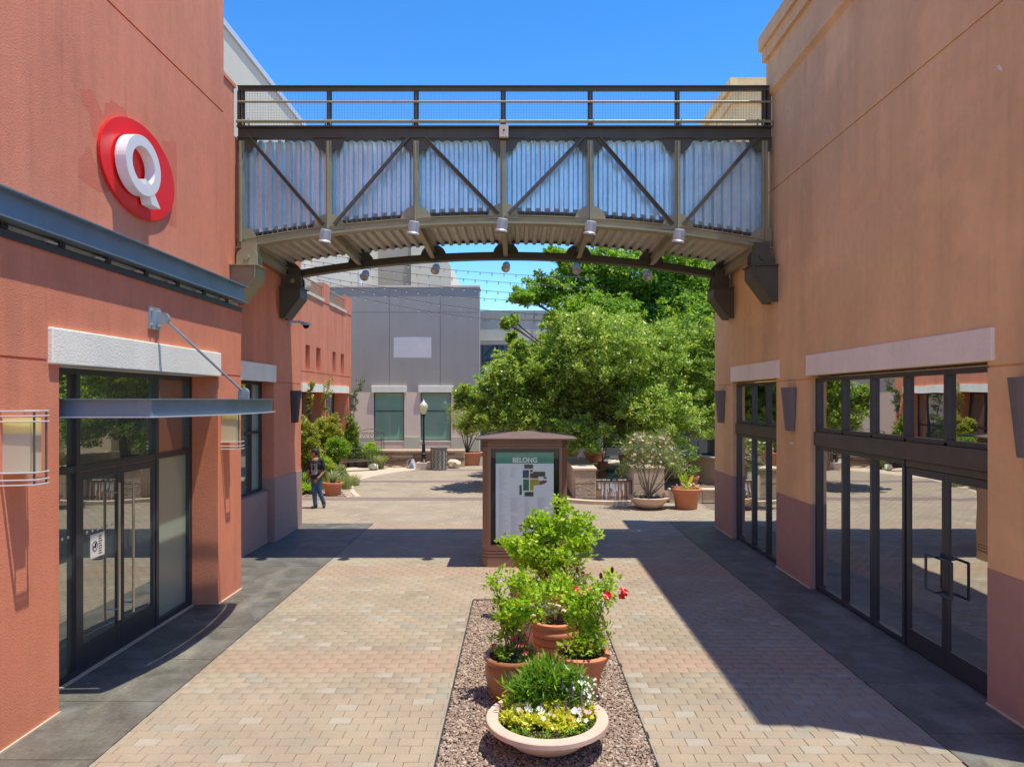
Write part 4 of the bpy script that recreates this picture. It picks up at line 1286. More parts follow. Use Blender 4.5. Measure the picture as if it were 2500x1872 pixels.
# side walls & frame around opening
x0, x1 = -.59, .808
ox0, ox1, oz0, oz1 = -.531, .758, .41, 2.23
MB().prism([(x0, ky), (ox0, ky), (ox0, ky + .78), (x0, ky + .78), (x0 - .1, ky + .68), (x0 - .1, ky + .10)], .346, 2.26).build('side_panel', M['kiosk'], kb)
MB().prism([(ox1, ky), (x1, ky), (x1 + .1, ky + .10), (x1 + .1, ky + .68), (x1, ky + .78), (ox1, ky + .78)], .346, 2.26).build('side_panel', M['kiosk'], kb)
MB().box(ox0 + .001, ox1 - .001, ky + .002, ky + .78, .347, oz0).build('bottom_frame', M['kiosk'], kb)
MB().box(ox0 + .001, ox1 - .001, ky + .002, ky + .78, oz1, 2.259).build('top_frame', M['kiosk'], kb)
for i, (a, b, g) in enumerate(((2.261, 2.285, -.02), (2.286, 2.32, .01), (2.321, 2.335, -.02), (2.336, 2.37, .01), (2.371, 2.40, -.02))):
    MB().prism(kpoly(g), a, b).build('band', M['kiosk'], kb)
e0, e1_, ey0, ey1, rz0 = -.80, 1.08, ky - .24, ky + 1.02, 2.401
ap = (kc[0] + .02, ky + .39)
mb = MB()
ro = [(e0, ey0), (e1_, ey0), (e1_, ey1), (e0, ey1)]
vs = [(x, y, rz0) for x, y in ro] + [(x, y, rz0 + .028) for x, y in ro] + [(x * .5 + ap[0] * .5, y * .5 + ap[1] * .5, rz0 + .095) for x, y in ro] + [(ap[0], ap[1], rz0 + .15)]
fs = [(3, 2, 1, 0)] + [(k, (k + 1) % 4, 4 + (k + 1) % 4, 4 + k) for k in range(4)] + [(4 + k, 4 + (k + 1) % 4, 8 + (k + 1) % 4, 8 + k) for k in range(4)] + [(8 + k, 8 + (k + 1) % 4, 12) for k in range(4)]
mb.add(vs, fs); mb.build('roof', mat('weathered_brown_roof', (0.165, 0.10, 0.08), 0.6, var=.15), kb)
for sgn, yf in ((1, ky),):
    bk = MB().box(ox0 + .001, ox1 - .001, yf + .10, yf + .12, oz0 + .001, oz1 - .001).build('display_case', M['black'], kb)
    ps = MB().box(-.439, .657, yf + .085, yf + .099, .49, 2.147).build('poster', M['poster'], kb)
    yp = yf + .0845
    MB().box(-.439, .657, yp - .002, yp, 1.94, 2.147).build('header', M['green'], ps)
    def rects(lst, name, m):
        r = MB()
        for (a, b, c, d_) in lst: r.box(-.59 + (a - 140) / 597.6, -.59 + (b - 140) / 597.6, yp - .002, yp, 3.15 - (65 + d_ / 4.6) / 129.9, 3.15 - (65 + c / 4.6) / 129.9)
        return r.build(name, m, ps)
    slate = mat('slate_print', (0.075, 0.08, 0.085), 0.5)
    rects([(552, 652, 435, 482), (653, 790, 516, 572), (555, 656, 745, 795), (497, 524, 667, 777)], 'map_block', slate)
    rects([(535, 605, 498, 588)], 'map_block', mat('navy_print', (0.03, 0.09, 0.17), 0.5))
    rects([(617, 650, 496, 522), (617, 652, 532, 590), (652, 712, 568, 592)], 'map_block', mat('brick_print', (0.20, 0.045, 0.04), 0.5))
    rects([(540, 605, 602, 728)], 'map_block', mat('leaf_print', (0.03, 0.20, 0.11), 0.5))
    rects([(618, 718, 602, 670), (618, 657, 670, 728)], 'map_block', mat('mustard_print', (0.42, 0.40, 0.035), 0.5))
    rects([(722, 755, 620, 665), (755, 806, 614, 640), (770, 806, 576, 596), (755, 785, 640, 655)], 'map_block', mat('mauve_print', (0.12, 0.07, 0.10), 0.5))
    txt = MB()
    greyt = mat('grey_print_lines', (0.58, 0.68, 0.70), 0.6)
    rr = random.Random(9)
    for (xa, xb, ya, yb) in ((262, 370, 470, 740), (262, 370, 760, 985), (262, 370, 1000, 1270), (398, 480, 470, 580), (398, 500, 810, 975), (398, 500, 1010, 1270), (555, 640, 810, 1000), (700, 810, 810, 930), (555, 640, 1010, 1270), (700, 810, 960, 1270)):
        yv = ya
        while yv < yb:
            ln = xa + (xb - xa) * rr.uniform(.35, 1)
            txt.box(-.59 + (xa - 140) / 597.6, -.59 + (ln - 140) / 597.6, yp - .0015, yp, 3.15 - (65 + (yv + 3.5) / 4.6) / 129.9, 3.15 - (65 + yv / 4.6) / 129.9)
            yv += 9
    stuff(txt.build('small_print', greyt, ps))
    def text(s, x, z, size, m, name, bold=.0, sx=1.0):
        cu = bpy.data.curves.new(name, 'FONT'); cu.body = s; cu.size = size; cu.align_x = 'CENTER'; cu.extrude = .001; cu.offset = bold
        o = bpy.data.objects.new(name, cu); COL.objects.link(o); cu.materials.append(m)
        dg = bpy.context.evaluated_depsgraph_get(); dg.update()
        me = bpy.data.meshes.new_from_object(o.evaluated_get(dg)); bpy.data.objects.remove(o)
        me.materials.clear(); me.materials.append(m)
        o = bpy.data.objects.new(name, me); COL.objects.link(o)
        o.parent = ps; o.location = Vector((x, yp - .0035, z)) - world_loc(ps); o.rotation_euler = (R(90), 0, 0); o.scale = (sx, 1, 1)
        return o
    text('BELONG', -.59 + (560 - 140) / 597.6, 1.963, .125, M['poster'], 'lettering', .0035, .97)
    text('WHERE YOU', -.59 + (560 - 140) / 597.6, 2.068, .046, mat('faint_print', (0.25, 0.42, 0.36), .5), 'lettering', 0, 1.25)
    gl = bpy.data.materials.new('clear_glazing'); gl.use_nodes = True
    gn, gll = gl.node_tree.nodes, gl.node_tree.links
    tr = gn.new('ShaderNodeBsdfTransparent'); go = gn.new('ShaderNodeBsdfGlossy'); go.inputs['Roughness'].default_value = 0.02
    mx = gn.new('ShaderNodeMixShader'); mx.inputs[0].default_value = .025
    gll.new(tr.outputs[0], mx.inputs[1]); gll.new(go.outputs[0], mx.inputs[2]); gll.new(mx.outputs[0], gn['Material Output'].inputs[0])
    MB().box(ox0 + .001, ox1 - .001, yf + .03, yf + .034, oz0 + .001, oz1 - .001).build('glazing', gl, kb)
MB().box(-.35, -.10, ky + .25, ky + .9, 2.55, 2.60)

# ------------------------------------------------------------------ pots in the gravel bed
def pot(name, label, prof, c, m, soil_r, soil_z, group=None, n=48, cat='plant pot', sx=1):
    t = thing(name, label, cat, c, group)
    o = MB().lathe(prof, c, n, sx).build('body', m, t); smooth_by_angle(o, 35)
    MB().lathe([(.001, soil_z + .01), (soil_r * .6, soil_z + .012), (soil_r, soil_z)], c, 24, sx).build('soil', M['dirt'], t)
    return t
BW = (0.256, D(7.8) + .01, 0.0)
pot('bowl_planter', 'wide shallow pink clay bowl of bright flowers nearest the camera',
    [(.001, .0), (.20, .0), (.33, .07), (.43, .15), (.505, .215), (.508, .222), (.547, .226), (.555, .234), (.555, .272), (.548, .28), (.455, .283), (.445, .275), (.43, .20)], BW, M['terra_pink'], .44, .235, n=64)
PB = (-.06, D(9.05), 0)
pot('brown_pot', 'glazed brown round pot standing left behind the wide bowl', [(.001, 0), (.19, 0), (.20, .01), (.265, .14), (.298, .27), (.298, .35), (.275, .40), (.283, .425), (.312, .44), (.318, .455), (.312, .47), (.262, .472), (.25, .46), (.25, .36)], PB, M['brown_glaze'], .25, .37)
PR = (.66, D(9.1), 0)
pot('flared_pot', 'tall orange clay pot with a flared rim right behind the wide bowl', [(.001, 0), (.155, 0), (.165, .01), (.18, .12), (.205, .25), (.25, .36), (.285, .42), (.30, .45), (.30, .475), (.285, .485), (.245, .485), (.235, .40)], PR, M['terra'], .24, .42)
prof = [(.001, 0), (.20, 0)]
for k in range(5):
    z0 = .02 + k * .09; r0 = .215 + .010 * k
    prof += [(r0, z0), (r0 + .022, z0 + .02), (r0 + .026, z0 + .045), (r0 + .018, z0 + .07), (r0, z0 + .085)]
prof += [(.265, .50), (.278, .51), (.278, .54), (.26, .55), (.235, .55), (.23, .45)]
PM = (.43, D(10.2), 0)
pot('ribbed_pot', 'ribbed brown clay pot standing in the middle of the gravel bed', prof, PM, M['terra'], .23, .47)
PU = (.44, D(12.3), 0)
pot('large_bowl_pot', 'large clay pot under the big green shrub at the far end of the gravel bed', [(.001, 0), (.36, 0), (.45, .15), (.52, .32), (.54, .42), (.575, .44), (.58, .48), (.565, .50), (.50, .50), (.48, .42)], PU, M['terra'], .48, .43)
PK = (.10, D(11.3), 0)
pot('round_pot', 'pink clay pot half hidden by leaves behind the ribbed pot', [(.001, 0), (.20, 0), (.27, .15), (.29, .30), (.27, .38), (.31, .40), (.315, .43), (.30, .44), (.25, .44), (.24, .36)], (.30, D(11.15), 0), M['terra_pink'], .24, .38)

def shrub(name, label, cat, base, blobs, dens, per, ll, lw, mats, seed, crad=.12, stem_m=None, nst=8, sr=.012, weights=(.5, .28, .22), flowers=(), group=None, up=.35, shell=.5, squash=.8, stem_n=5):
    t = thing(name, label, cat, base, group)
    P = blob_points(blobs, dens, seed, shell)
    rg = np.random.default_rng(seed)
    leaves('foliage', P, crad * (0.6 + 0.8 * rg.random(len(P))), per, ll, lw, mats, t, weights, up, True, seed, squash)
    if nst:
        idx = rg.choice(len(P), min(nst, len(P)), replace=False)
        stems('stem', base, [tuple(P[i] * .93 + np.array(base) * .07) for i in idx], sr, stem_m or M['bark'], t, .3, seed, None, stem_n)
    for (m_, cnt, rad, sel) in flowers:
        rr = random.Random(seed + 77)
        pool = [p for p in P if sel(p)] or list(P)
        pool.sort(key=lambda p: -p[2] - (BW[1] * 0) + 0.4 * p[1])
        for k in range(cnt):
            p = pool[int(rr.random() ** 1.0 * len(pool) * .8)]
            flower(t, (p[0] + rr.uniform(-.03, .03), p[1] - rad * 1.2 - .5 * crad, p[2] + rr.uniform(.0, .06)), rad, m_, rr)
    return t
def flower(parent, c, r, m_, rr, name='flower'):
    mb = MB(); n = 5
    ax = Vector((rr.uniform(-.5, .5), rr.uniform(-1, -.2), rr.uniform(.3, 1))).normalized()
    u = ax.orthogonal().normalized(); w = ax.cross(u)
    c = Vector(c)
    for k in range(n):
        a = 2 * math.pi * k / n
        d = u * math.cos(a) + w * math.sin(a); s_ = ax.cross(d)
        mb.add([c, c + d * r * .6 + s_ * r * .42 + ax * r * .25, c + d * r + ax * r * .12, c + d * r * .6 - s_ * r * .42 + ax * r * .25], [(0, 1, 2, 3)])
    return mb.build(name, m_, parent, fix=False)

# large shrub at the far end
b = PU
shrub('green_shrub', 'large bright green shrub in front of the map kiosk', 'shrub', (b[0], b[1], .44),
      [(b[0] - .02, b[1], 1.05, .56, .50, .36), (b[0] - .38, b[1], .98, .30, .3, .24), (b[0] + .40, b[1], 1.12, .28, .3, .28), (b[0] + .14, b[1], 1.38, .34, .3, .24), (b[0] - .14, b[1], 1.32, .26, .3, .22), (b[0] + .16, b[1], 1.62, .10, .1, .13), (b[0] + .02, b[1], .8, .42, .4, .2), (b[0] + .50, b[1], 1.38, .13, .2, .14), (b[0] - .56, b[1], 1.08, .13, .2, .1)],
      330, 26, .072, .042, L['lime'], 21, .095, nst=26, sr=.010)
shrub('trailing_plant', 'dark low plant with small red blooms round the foot of the big shrub', 'plant', (b[0], b[1] - .1, .43), [(b[0], b[1] - .22, .50, .42, .2, .10), (b[0] + .42, b[1] - .1, .56, .12, .2, .14)], 240, 16, .05, .028, L['oak'], 22, .07, nst=4, sr=.006,
      flowers=((F['white'], 6, .022, lambda p: True), (F['red'], 5, .028, lambda p: True)))
b = PB
shrub('hibiscus_shrub', 'leafy green shrub growing in the glazed brown pot', 'shrub', (b[0], b[1], .37),
      [(b[0] + .02, b[1] - .05, .70, .17, .15, .12), (b[0] + .06, b[1], 1.05, .20, .2, .19), (b[0] - .08, b[1], 1.20, .17, .18, .16), (b[0] - .12, b[1], .98, .14, .18, .14), (b[0] + .18, b[1], .97, .17, .18, .14), (b[0] + .0, b[1], .78, .15, .15, .14), (b[0] + .12, b[1] , 1.22, .14, .15, .12), (b[0] + .30, b[1] + .1, 1.03, .12, .15, .12)],
      330, 22, .062, .038, L['lime'], 31, .075, nst=14, sr=.009)
shrub('flower_edging', 'low green plant with crimson flowers inside the brown pot rim', 'plant', (b[0], b[1] - .04, .37), [(b[0], b[1] - .07, .47, .23, .17, .09), (b[0] - .14, b[1], .58, .09, .1, .14), (b[0] + .02, b[1] + .0, .60, .17, .12, .13)], 600, 20, .042, .022, L['oak'], 32, .05, nst=3, sr=.005,
      flowers=((F['rose'], 7, .03, lambda p: True), (F['white'], 3, .02, lambda p: True)))
b = PR
shrub('red_hibiscus', 'green hibiscus with red flowers in the flared clay pot on the right', 'shrub', (b[0], b[1], .42),
      [(b[0] + .02, b[1], .88, .22, .2, .24), (b[0] + .08, b[1], 1.10, .22, .2, .16), (b[0] - .12, b[1], .98, .18, .2, .2), (b[0] + .22, b[1], 1.13, .14, .15, .12), (b[0] + .30, b[1], 1.25, .09, .1, .09), (b[0] + .05, b[1], .66, .2, .18, .16), (b[0] - .20, b[1] + .05, 1.18, .12, .12, .14), (b[0] - .08, b[1] - .14, .60, .17, .12, .14), (b[0] + .1, b[1] - .12, .74, .15, .12, .16)],
      330, 22, .060, .040, L['lime'], 41, .078, nst=14, sr=.008)
rr = random.Random(4)
t = [o for o in bpy.data.objects if o.name == 'red_hibiscus'][0]
for x, z, r_ in ((b[0] + .25, 1.13, .052), (b[0] + .42, 1.17, .06), (b[0] + .40, 1.12, .04), (b[0] - .07, 1.2, .03)):
    flower(t, (x, b[1] - .18, z), r_, F['red'], rr)
    flower(t, (x + .015, b[1] - .17, z - .02), r_ * .8, F['red'], rr)
for x, z in ((b[0] + .20, 1.3), (b[0] + .32, 1.36), (b[0] - .05, 1.36)):
    MB().ball((x, b[1] - .05, z), .018, 8, 6, sz=2).build('bud', F['maroon'], t)
b = PM
shrub('lantana_shrub', 'loose mixed green shrub spilling over the ribbed clay pot', 'shrub', (b[0], b[1], .47),
      [(b[0] - .04, b[1], .80, .26, .22, .2), (b[0] - .30, b[1] + .1, .98, .18, .2, .18), (b[0] + .15, b[1], .98, .2, .2, .18), (b[0] + .24, b[1], 1.14, .14, .15, .12), (b[0] - .12, b[1], .62, .2, .16, .12), (b[0] + .30, b[1] + .1, .88, .14, .2, .2)],
      260, 20, .055, .032, [L['lime'][0], L['grey'][0], L['lime'][2]], 51, .085, nst=12, sr=.007,
      flowers=((F['peach'], 7, .025, lambda p: p[2] > .85), (F['palepink'], 6, .02, lambda p: True)))
# planting in the bowl
b = BW
shrub('narrow_leaf_plant', 'bushy narrow leaved green plant at the back of the wide bowl', 'plant', (b[0] - .02, b[1] + .12, .24), [(b[0] - .06, b[1] + .13, .45, .27, .17, .15), (b[0] + .20, b[1] + .15, .43, .20, .17, .14), (b[0] - .02, b[1] + .12, .62, .20, .14, .09), (b[0] - .2, b[1] + .1, .44, .17, .14, .14), (b[0] + .08, b[1] + .1, .62, .2, .14, .12)], 1100, 20, .11, .020, L['grass'], 61, .07, nst=0, up=.9)
ww = shrub('white_spike_flowers', 'white spiky flowers at the right rear of the wide bowl', 'flowers', (b[0] + .33, b[1] + .14, .24), [(b[0] + .32, b[1] + .12, .42, .15, .15, .18)], 1300, 16, .05, .012, L['grey'], 62, .05, nst=0, up=.9)
rr = random.Random(8)
for k in range(60):
    flower(ww, (b[0] + .34 + rr.gauss(0, .06), b[1] + .0 + rr.gauss(0, .05), .50 + rr.uniform(-.10, .12)), rr.uniform(.009, .015), F['white'], rr)
t1 = shrub('purple_spikes', 'purple salvia spikes rising from the wide bowl', 'flowers', (b[0] + .1, b[1] + .05, .24), [(b[0] + .16, b[1], .36, .2, .1, .06)], 240, 12, .04, .015, L['grey'], 63, .05, nst=0)
for (dx, dy, z) in ((.16, -.08, .44), (.14, .06, .58), (.23, .04, .54), (.30, -.02, .47), (-.02, .08, .56)):
    sp = MB()
    for k in range(8):
        sp.ball((b[0] + dx + rr.uniform(-.006, .006), b[1] + dy - .06, z - .05 + k * .015), .013 - k * .0008, 6, 4)
    sp.build('flower_spike', F['violet'], t1)
y1 = shrub('chartreuse_flowers', 'yellow green leaves with white and peach flowers filling the wide bowl', 'flowers', (b[0], b[1] - .08, .24), [(b[0] - .17, b[1] - .10, .305, .19, .16, .06), (b[0] + .20, b[1] - .10, .305, .17, .16, .06), (b[0], b[1] - .15, .30, .2, .17, .055), (b[0] + .33, b[1] + .0, .33, .08, .12, .07), (b[0] - .3, b[1] + .08, .34, .08, .1, .07), (b[0] - .02, b[1] + .02, .35, .32, .14, .07), (b[0] - .30, b[1] - .08, .32, .12, .14, .06), (b[0] + .02, b[1] - .22, .31, .26, .10, .05)], 1500, 16, .045, .032, L['yellow'], 64, .042, nst=0, weights=(.42, .33, .25))
for k in range(46):
    x, y = b[0] + rr.uniform(-.36, .38), b[1] - .10 + rr.uniform(-.16, .14)
    flower(y1, (x, y, .355 + rr.uniform(-.01, .035)), rr.uniform(.018, .03), F['white'] if rr.random() < .5 else (F['peach'] if rr.random() < .5 else F['palepink']), rr)
for k in range(14):
    cx_w, cy_w = b[0] + (-.22, -.08, .10, .26)[k % 4], b[1] + (-.02, -.10, -.0, -.14)[k % 4]
    flower(y1, (cx_w + rr.uniform(-.035, .035), cy_w + rr.uniform(-.03, .03), .385 + rr.uniform(-.01, .02)), .028, F['white'], rr)
shrub('sedum_edging', 'small dark green edging plant round the rim of the wide bowl', 'plant', (b[0], b[1], .24), [(b[0] + .37 * math.cos(a), b[1] + .37 * math.sin(a), .262, .07, .07, .03) for a in [R(d) for d in range(150, 391, 9)]], 1100, 16, .022, .014, L['oak'], 65, .035, nst=0)

# ------------------------------------------------------------------ plaza pots right of the kiosk
OB = (3.77, D(24.95), 0)
pot('oleander_bowl', 'shallow pink clay bowl under the flowering oleander on the plaza', [(.001, 0), (.24, 0), (.38, .07), (.50, .19), (.555, .28), (.59, .29), (.595, .33), (.57, .34), (.50, .34), (.48, .28)], OB, M['terra_pink'], .48, .29, n=40)
b = OB
shrub('oleander', 'rounded grey green oleander dotted with pink flowers in the shallow bowl', 'shrub', (b[0], b[1], .3),
      [(b[0] + .0, b[1], 1.72, .80, .6, .50), (b[0] - .45, b[1], 1.45, .45, .5, .36), (b[0] + .55, b[1], 1.45, .48, .5, .38), (b[0] - .80, b[1], 1.18, .24, .3, .22), (b[0] + .80, b[1], 1.20, .28, .3, .25), (b[0] + .05, b[1], 1.35, .6, .5, .3), (b[0] + .15, b[1], 2.05, .55, .4, .22), (b[0] - .3, b[1], 2.0, .35, .4, .22)],
      125, 26, .12, .024, L['ole'], 71, .16, stem_m=M['bark_pale'], nst=12, sr=.028,
      flowers=((F['palepink'], 90, .05, lambda p: True), (F['pink'], 40, .045, lambda p: p[2] > 1.3)))
shrub('bowl_underplanting', 'low succulents with orange tips under the oleander', 'plant', (b[0], b[1], .3), [(b[0] - .25, b[1] - .1, .38, .25, .25, .10), (b[0] + .28, b[1] - .1, .40, .22, .25, .12)], 150, 14, .06, .03, L['oak'], 72, .09, nst=0, flowers=((F['peach'], 8, .035, lambda p: True),))
TP = (4.84, D(24.9), 0)
pot('terracotta_pot', 'plain orange terracotta pot at the foot of the orange wall corner', [(.001, 0), (.30, 0), (.31, .01), (.355, .40), (.37, .42), (.385, .44), (.39, .47), (.43, .50), (.445, .54), (.445, .575), (.43, .59), (.38, .59), (.36, .50)], TP, M['terra'], .37, .50, n=40)
cn2 = thing('canna_plant', 'broad leaved canna and pale flowers in the plain terracotta pot', 'plant', (TP[0], TP[1], .5))
rr = random.Random(3)
for k in range(9):
    a = rr.uniform(0, 6.28); l_ = rr.uniform(.38, .66); out = rr.uniform(.15, .42); w_ = rr.uniform(.05, .075)
    base = Vector((TP[0] + .05 * math.cos(a), TP[1] + .05 * math.sin(a), .52)); d = Vector((math.cos(a) * out, math.sin(a) * out * .7, 1)).normalized(); s_ = d.cross(Vector((math.sin(a * 3), math.cos(a * 2), .2))).normalized()
    mb = MB(); pts = []
    for q in range(7):
        tt_ = q / 6; ww_ = w_ * math.sin(math.pi * min(1, tt_ * .92 + .06)) ** .8
        c = base + d * l_ * tt_ + Vector((math.cos(a), math.sin(a), -.4)) * .10 * tt_ ** 2
        pts += [c - s_ * ww_ + Vector((0, 0, .02)), c, c + s_ * ww_ + Vector((0, 0, .02))]
    fs = []
    for q in range(6):
        i0 = q * 3
        fs += [(i0, i0 + 1, i0 + 4, i0 + 3), (i0 + 1, i0 + 2, i0 + 5, i0 + 4)]
    mb.add(pts, fs).build('leaf', L['lime'][k % 2], cn2, fix=False)
P = blob_points([(TP[0], TP[1] - .1, .60, .34, .3, .09)], 160, 4)
leaves('foliage', P, np.full(len(P), .09), 14, .05, .03, L['yellow'], cn2, seed=5)
for k in range(18): flower(cn2, (TP[0] + rr.uniform(-.36, .36), TP[1] - .2 + rr.uniform(-.15, .1), .68 + rr.uniform(-.03, .08)), .032, F['palepink'] if k % 3 else F['peach'], rr)

bn = thing('roof_banner', 'small blue and red banner behind the left end of the bridge railing', 'banner', (-5.2, 18.6, 8.3))
MB().add([(-5.75, 18.6, 8.9), (-5.55, 18.6, 8.85), (-5.30, 18.6, 8.35), (-5.75, 18.6, 8.35)], [(0, 1, 2, 3)]).build('blue_cloth', mat('banner_blue', (.03, .08, .28), .8), bn, fix=False)
MB().add([(-5.55, 18.59, 8.85), (-5.38, 18.59, 8.7), (-5.05, 18.59, 8.35), (-5.28, 18.59, 8.35)], [(0, 1, 2, 3)]).build('red_cloth', mat('banner_red', (.45, .04, .08), .8), bn, fix=False)
MB().cyl((-5.76, 18.62, 8.2), (-5.76, 18.62, 8.95), .015, n=6).cyl((-5.04, 18.62, 8.2), (-5.04, 18.62, 8.4), .015, n=6).build('pole', M['iron'], bn)
# ------------------------------------------------------------------ fountain and stone walls
fo = thing('fountain', 'sandstone fountain with water falling over a weir behind the kiosk', 'fountain', (2.6, D(27), 0))
def stone_block(x0, x1, y0, y1, z0, z1, m=None, name='stone_block', parent=None, seed=0, cap=None):
    """front face split in quarry faced stones"""
    bevel(MB().box(x0, x1, y0, y1, z0, z1).build(name, m or M['stone'], parent), .012)
YB = D(27)
MB().box(1.74, 2.42, YB + .03, D(32.5), 0, .93).build('pier_core', M['stone2'], fo)
stone_block(1.76, 2.40, YB, YB + .028, .06, .50, M['stone'], parent=fo); stone_block(1.76, 2.40, YB - .004, YB + .028, .51, .92, M['stone'], parent=fo)
stone_block(1.73, 2.43, YB - .02, YB + .03, 0, .05, M['stone2'], parent=fo)
MB().box(1.70, 2.45, YB - .03, D(32.5), .931, .99).build('capstone', M['stone2'], fo)
for k in range(4):
    for j in range(2):
        y0 = YB + .06 + k * .95
        stone_block(1.722, 1.738, y0, y0 + .93, .03 + j * .46, .47 + j * .45, M['stone2'], parent=fo)
MB().box(2.44, 3.56, YB + .25, YB + .42, 0, .57).build('weir_wall', M['tile_wet'], fo)
for i in range(4):
    for j in range(2):
        stone_block(2.45 + i * .28, 2.72 + i * .28, YB + .232, YB + .249, .02 + j * .28, .285 + j * .27, M['tile_wet'], parent=fo)
MB().box(2.44, 3.56, YB + .2, D(31.5), .571, .60).build('upper_water', M['water'], fo)
fall = MB(); rr = random.Random(12)
for k in range(40):
    x = 2.47 + rr.random() * 1.06; w_ = rr.uniform(.001, .006); zt = .60 - rr.random() * .03; zb = rr.choice([.05, .05, .3, .2]) + rr.random() * .1
    yb_ = YB + .20 - .05 * rr.random()
    fall.add([(x, YB + .22, zt), (x + w_, YB + .22, zt), (x + w_ + .01, yb_, zb), (x - .01, yb_, zb)], [(0, 1, 2, 3)])
for k in range(30):
    x = 2.46 + rr.random() * 1.08; fall.ball((x, YB + .21 + rr.uniform(-.01, .05), .60), rr.uniform(.012, .028), 6, 4, sz=.6)
stuff(fall.build('falling_water', M['foam'], fo))
MB().box(3.58, 4.56, YB + .02, D(30), 0, .97).build('pier_core', M['stone2'], fo)
for i in range(2):
    for j in range(2): stone_block(3.59 + i * .49, 4.07 + i * .49, YB - .006, YB + .019, .02 + j * .48, .49 + j * .47, M['stone2'], parent=fo)
MB().box(3.56, 4.58, YB - .02, D(30), .971, 1.02).build('capstone', M['stone2'], fo)
# curved basin curb
cx0, cyc = 2.9, D(29.6)
arcp = []
for k in range(17):
    a = R(-150 + k * 7.5); arcp.append((cx0 + 2.6 * math.cos(a) * 1.0, cyc + 3.3 * math.sin(a) * 1.0))
arcp = [p for p in arcp]
for i in range(len(arcp) - 1):
    a, b_ = arcp[i], arcp[i + 1]
    o = offset_poly([a, b_], 0); p = offset_poly([a, b_], -.22)
    bevel(MB().prism([o[0], o[1], p[1], p[0]], 0, .11).build('curb_stone', M['stone2'], fo), .008)
mb = MB(); mb.prism(offset_poly(arcp, -.2) + [(3.6, YB + .2), (2.3, YB + .2)], .03, .07); mb.build('basin_water', M['water'], fo)

# low seat wall right of the fountain
sw = thing('seat_wall', 'low sandstone wall running right from the fountain to the orange building', 'wall', (5.3, D(26.2), 0))
for i in range(6):
    bevel(MB().box(4.6 + i * .5, 5.092 + i * .5, D(26.2), D(26.2) + .3, 0, .36).build('stone_block', M['stone2'], sw), .01)
    bevel(MB().box(4.6 + i * .5, 5.094 + i * .5, D(26.2) - .03, D(26.2) + .33, .361, .42).build('capstone', M['stone2'], sw), .01)
pf2 = MB().box(4.6, 9, D(26.2) + .34, D(33), -.02, .12)
o = structure(pf2.build('planting_bed', M['mulch']))
# retaining wall, curving
rwl = thing('retaining_wall', 'curved sandstone retaining wall behind the oleander on the right', 'wall', (6.5, D(32), 0))
cp = subdiv([(5.6, D(36.5)), (5.9, D(34)), (6.6, D(31.5)), (8.0, D(29))], 2)
for i in range(len(cp) - 1):
    o1_ = offset_poly([cp[i], cp[i + 1]], .18); o2_ = offset_poly([cp[i], cp[i + 1]], -.18)
    for j in range(3):
        MB().prism([o1_[0], o1_[1], o2_[1], o2_[0]], j * .34 + .002, j * .34 + .337).build('stone_block', M['stone2'], rwl)
    o1_ = offset_poly([cp[i], cp[i + 1]], .22); o2_ = offset_poly([cp[i], cp[i + 1]], -.22)
    MB().prism([o1_[0], o1_[1], o2_[1], o2_[0]], 1.025, 1.09).build('capstone', M['stone2'], rwl)
# terrace behind the fountain
te = thing('stone_terrace', 'raised stone terrace carrying the shaded pots behind the fountain', 'terrace', (3, D(33), 0))
MB().box(1.5, 5.4, D(32.6), D(37), 0, .62).build('core', M['stone'], te)
for i in range(6): MB().box(1.5 + i * .65, 2.144 + i * .65, D(32.6) - .04, D(37), .621, .68).build('capstone', M['stone2'], te)
# round column
co = thing('round_column', 'thick cream round column with a blue disc sign in the shade of the tree', 'column', (3.35, D(40), 0))
MB().cyl((3.35, D(40), 0), (3.35, D(40), 4.3), .55, n=28).build('shaft', M['cream'], co)
MB().cyl((3.35, D(40), 0), (3.35, D(40), .25), .62, n=28).build('base', M['taupe'], co)
MB().cyl((3.25, D(40) - .60, 2.25), (3.25, D(40) - .56, 2.25), .22, n=24).build('disc_sign', M['bluesign'], co)
# steel posts and handrail
sp_ = thing('steel_post', 'pale blue square post beside the column in the shade', 'post', (5.15, D(38), 0))
MB().box(5.05, 5.30, D(38), D(38) + .25, 0, 3.6).build('shaft', M['steel_blue'], sp_); MB().box(4.6, 5.8, D(38) - .1, D(38) + .35, 3.601, 3.75).build('beam', M['steel_blue'], sp_)
hr = thing('stair_railing', 'short sloping steel handrail beside the pale blue post', 'railing', (5.2, D(34.6), .0))
mb_ = [(5.0, D(34.5), 1.45), (5.45, D(36.8), 1.02)]
MB().cyl((4.9, D(36.5), 1.75), (5.2, D(34), 1.25), .025, n=8).build('handrail', M['galv'], hr)
for k in range(6):
    t_ = k / 5; MB().cyl((4.9 + .3 * t_, D(36.5 - 2.5 * t_), .1), (4.9 + .3 * t_, D(36.5 - 2.5 * t_), 1.75 - .5 * t_), .012, n=6).build('baluster', M['iron'], hr)

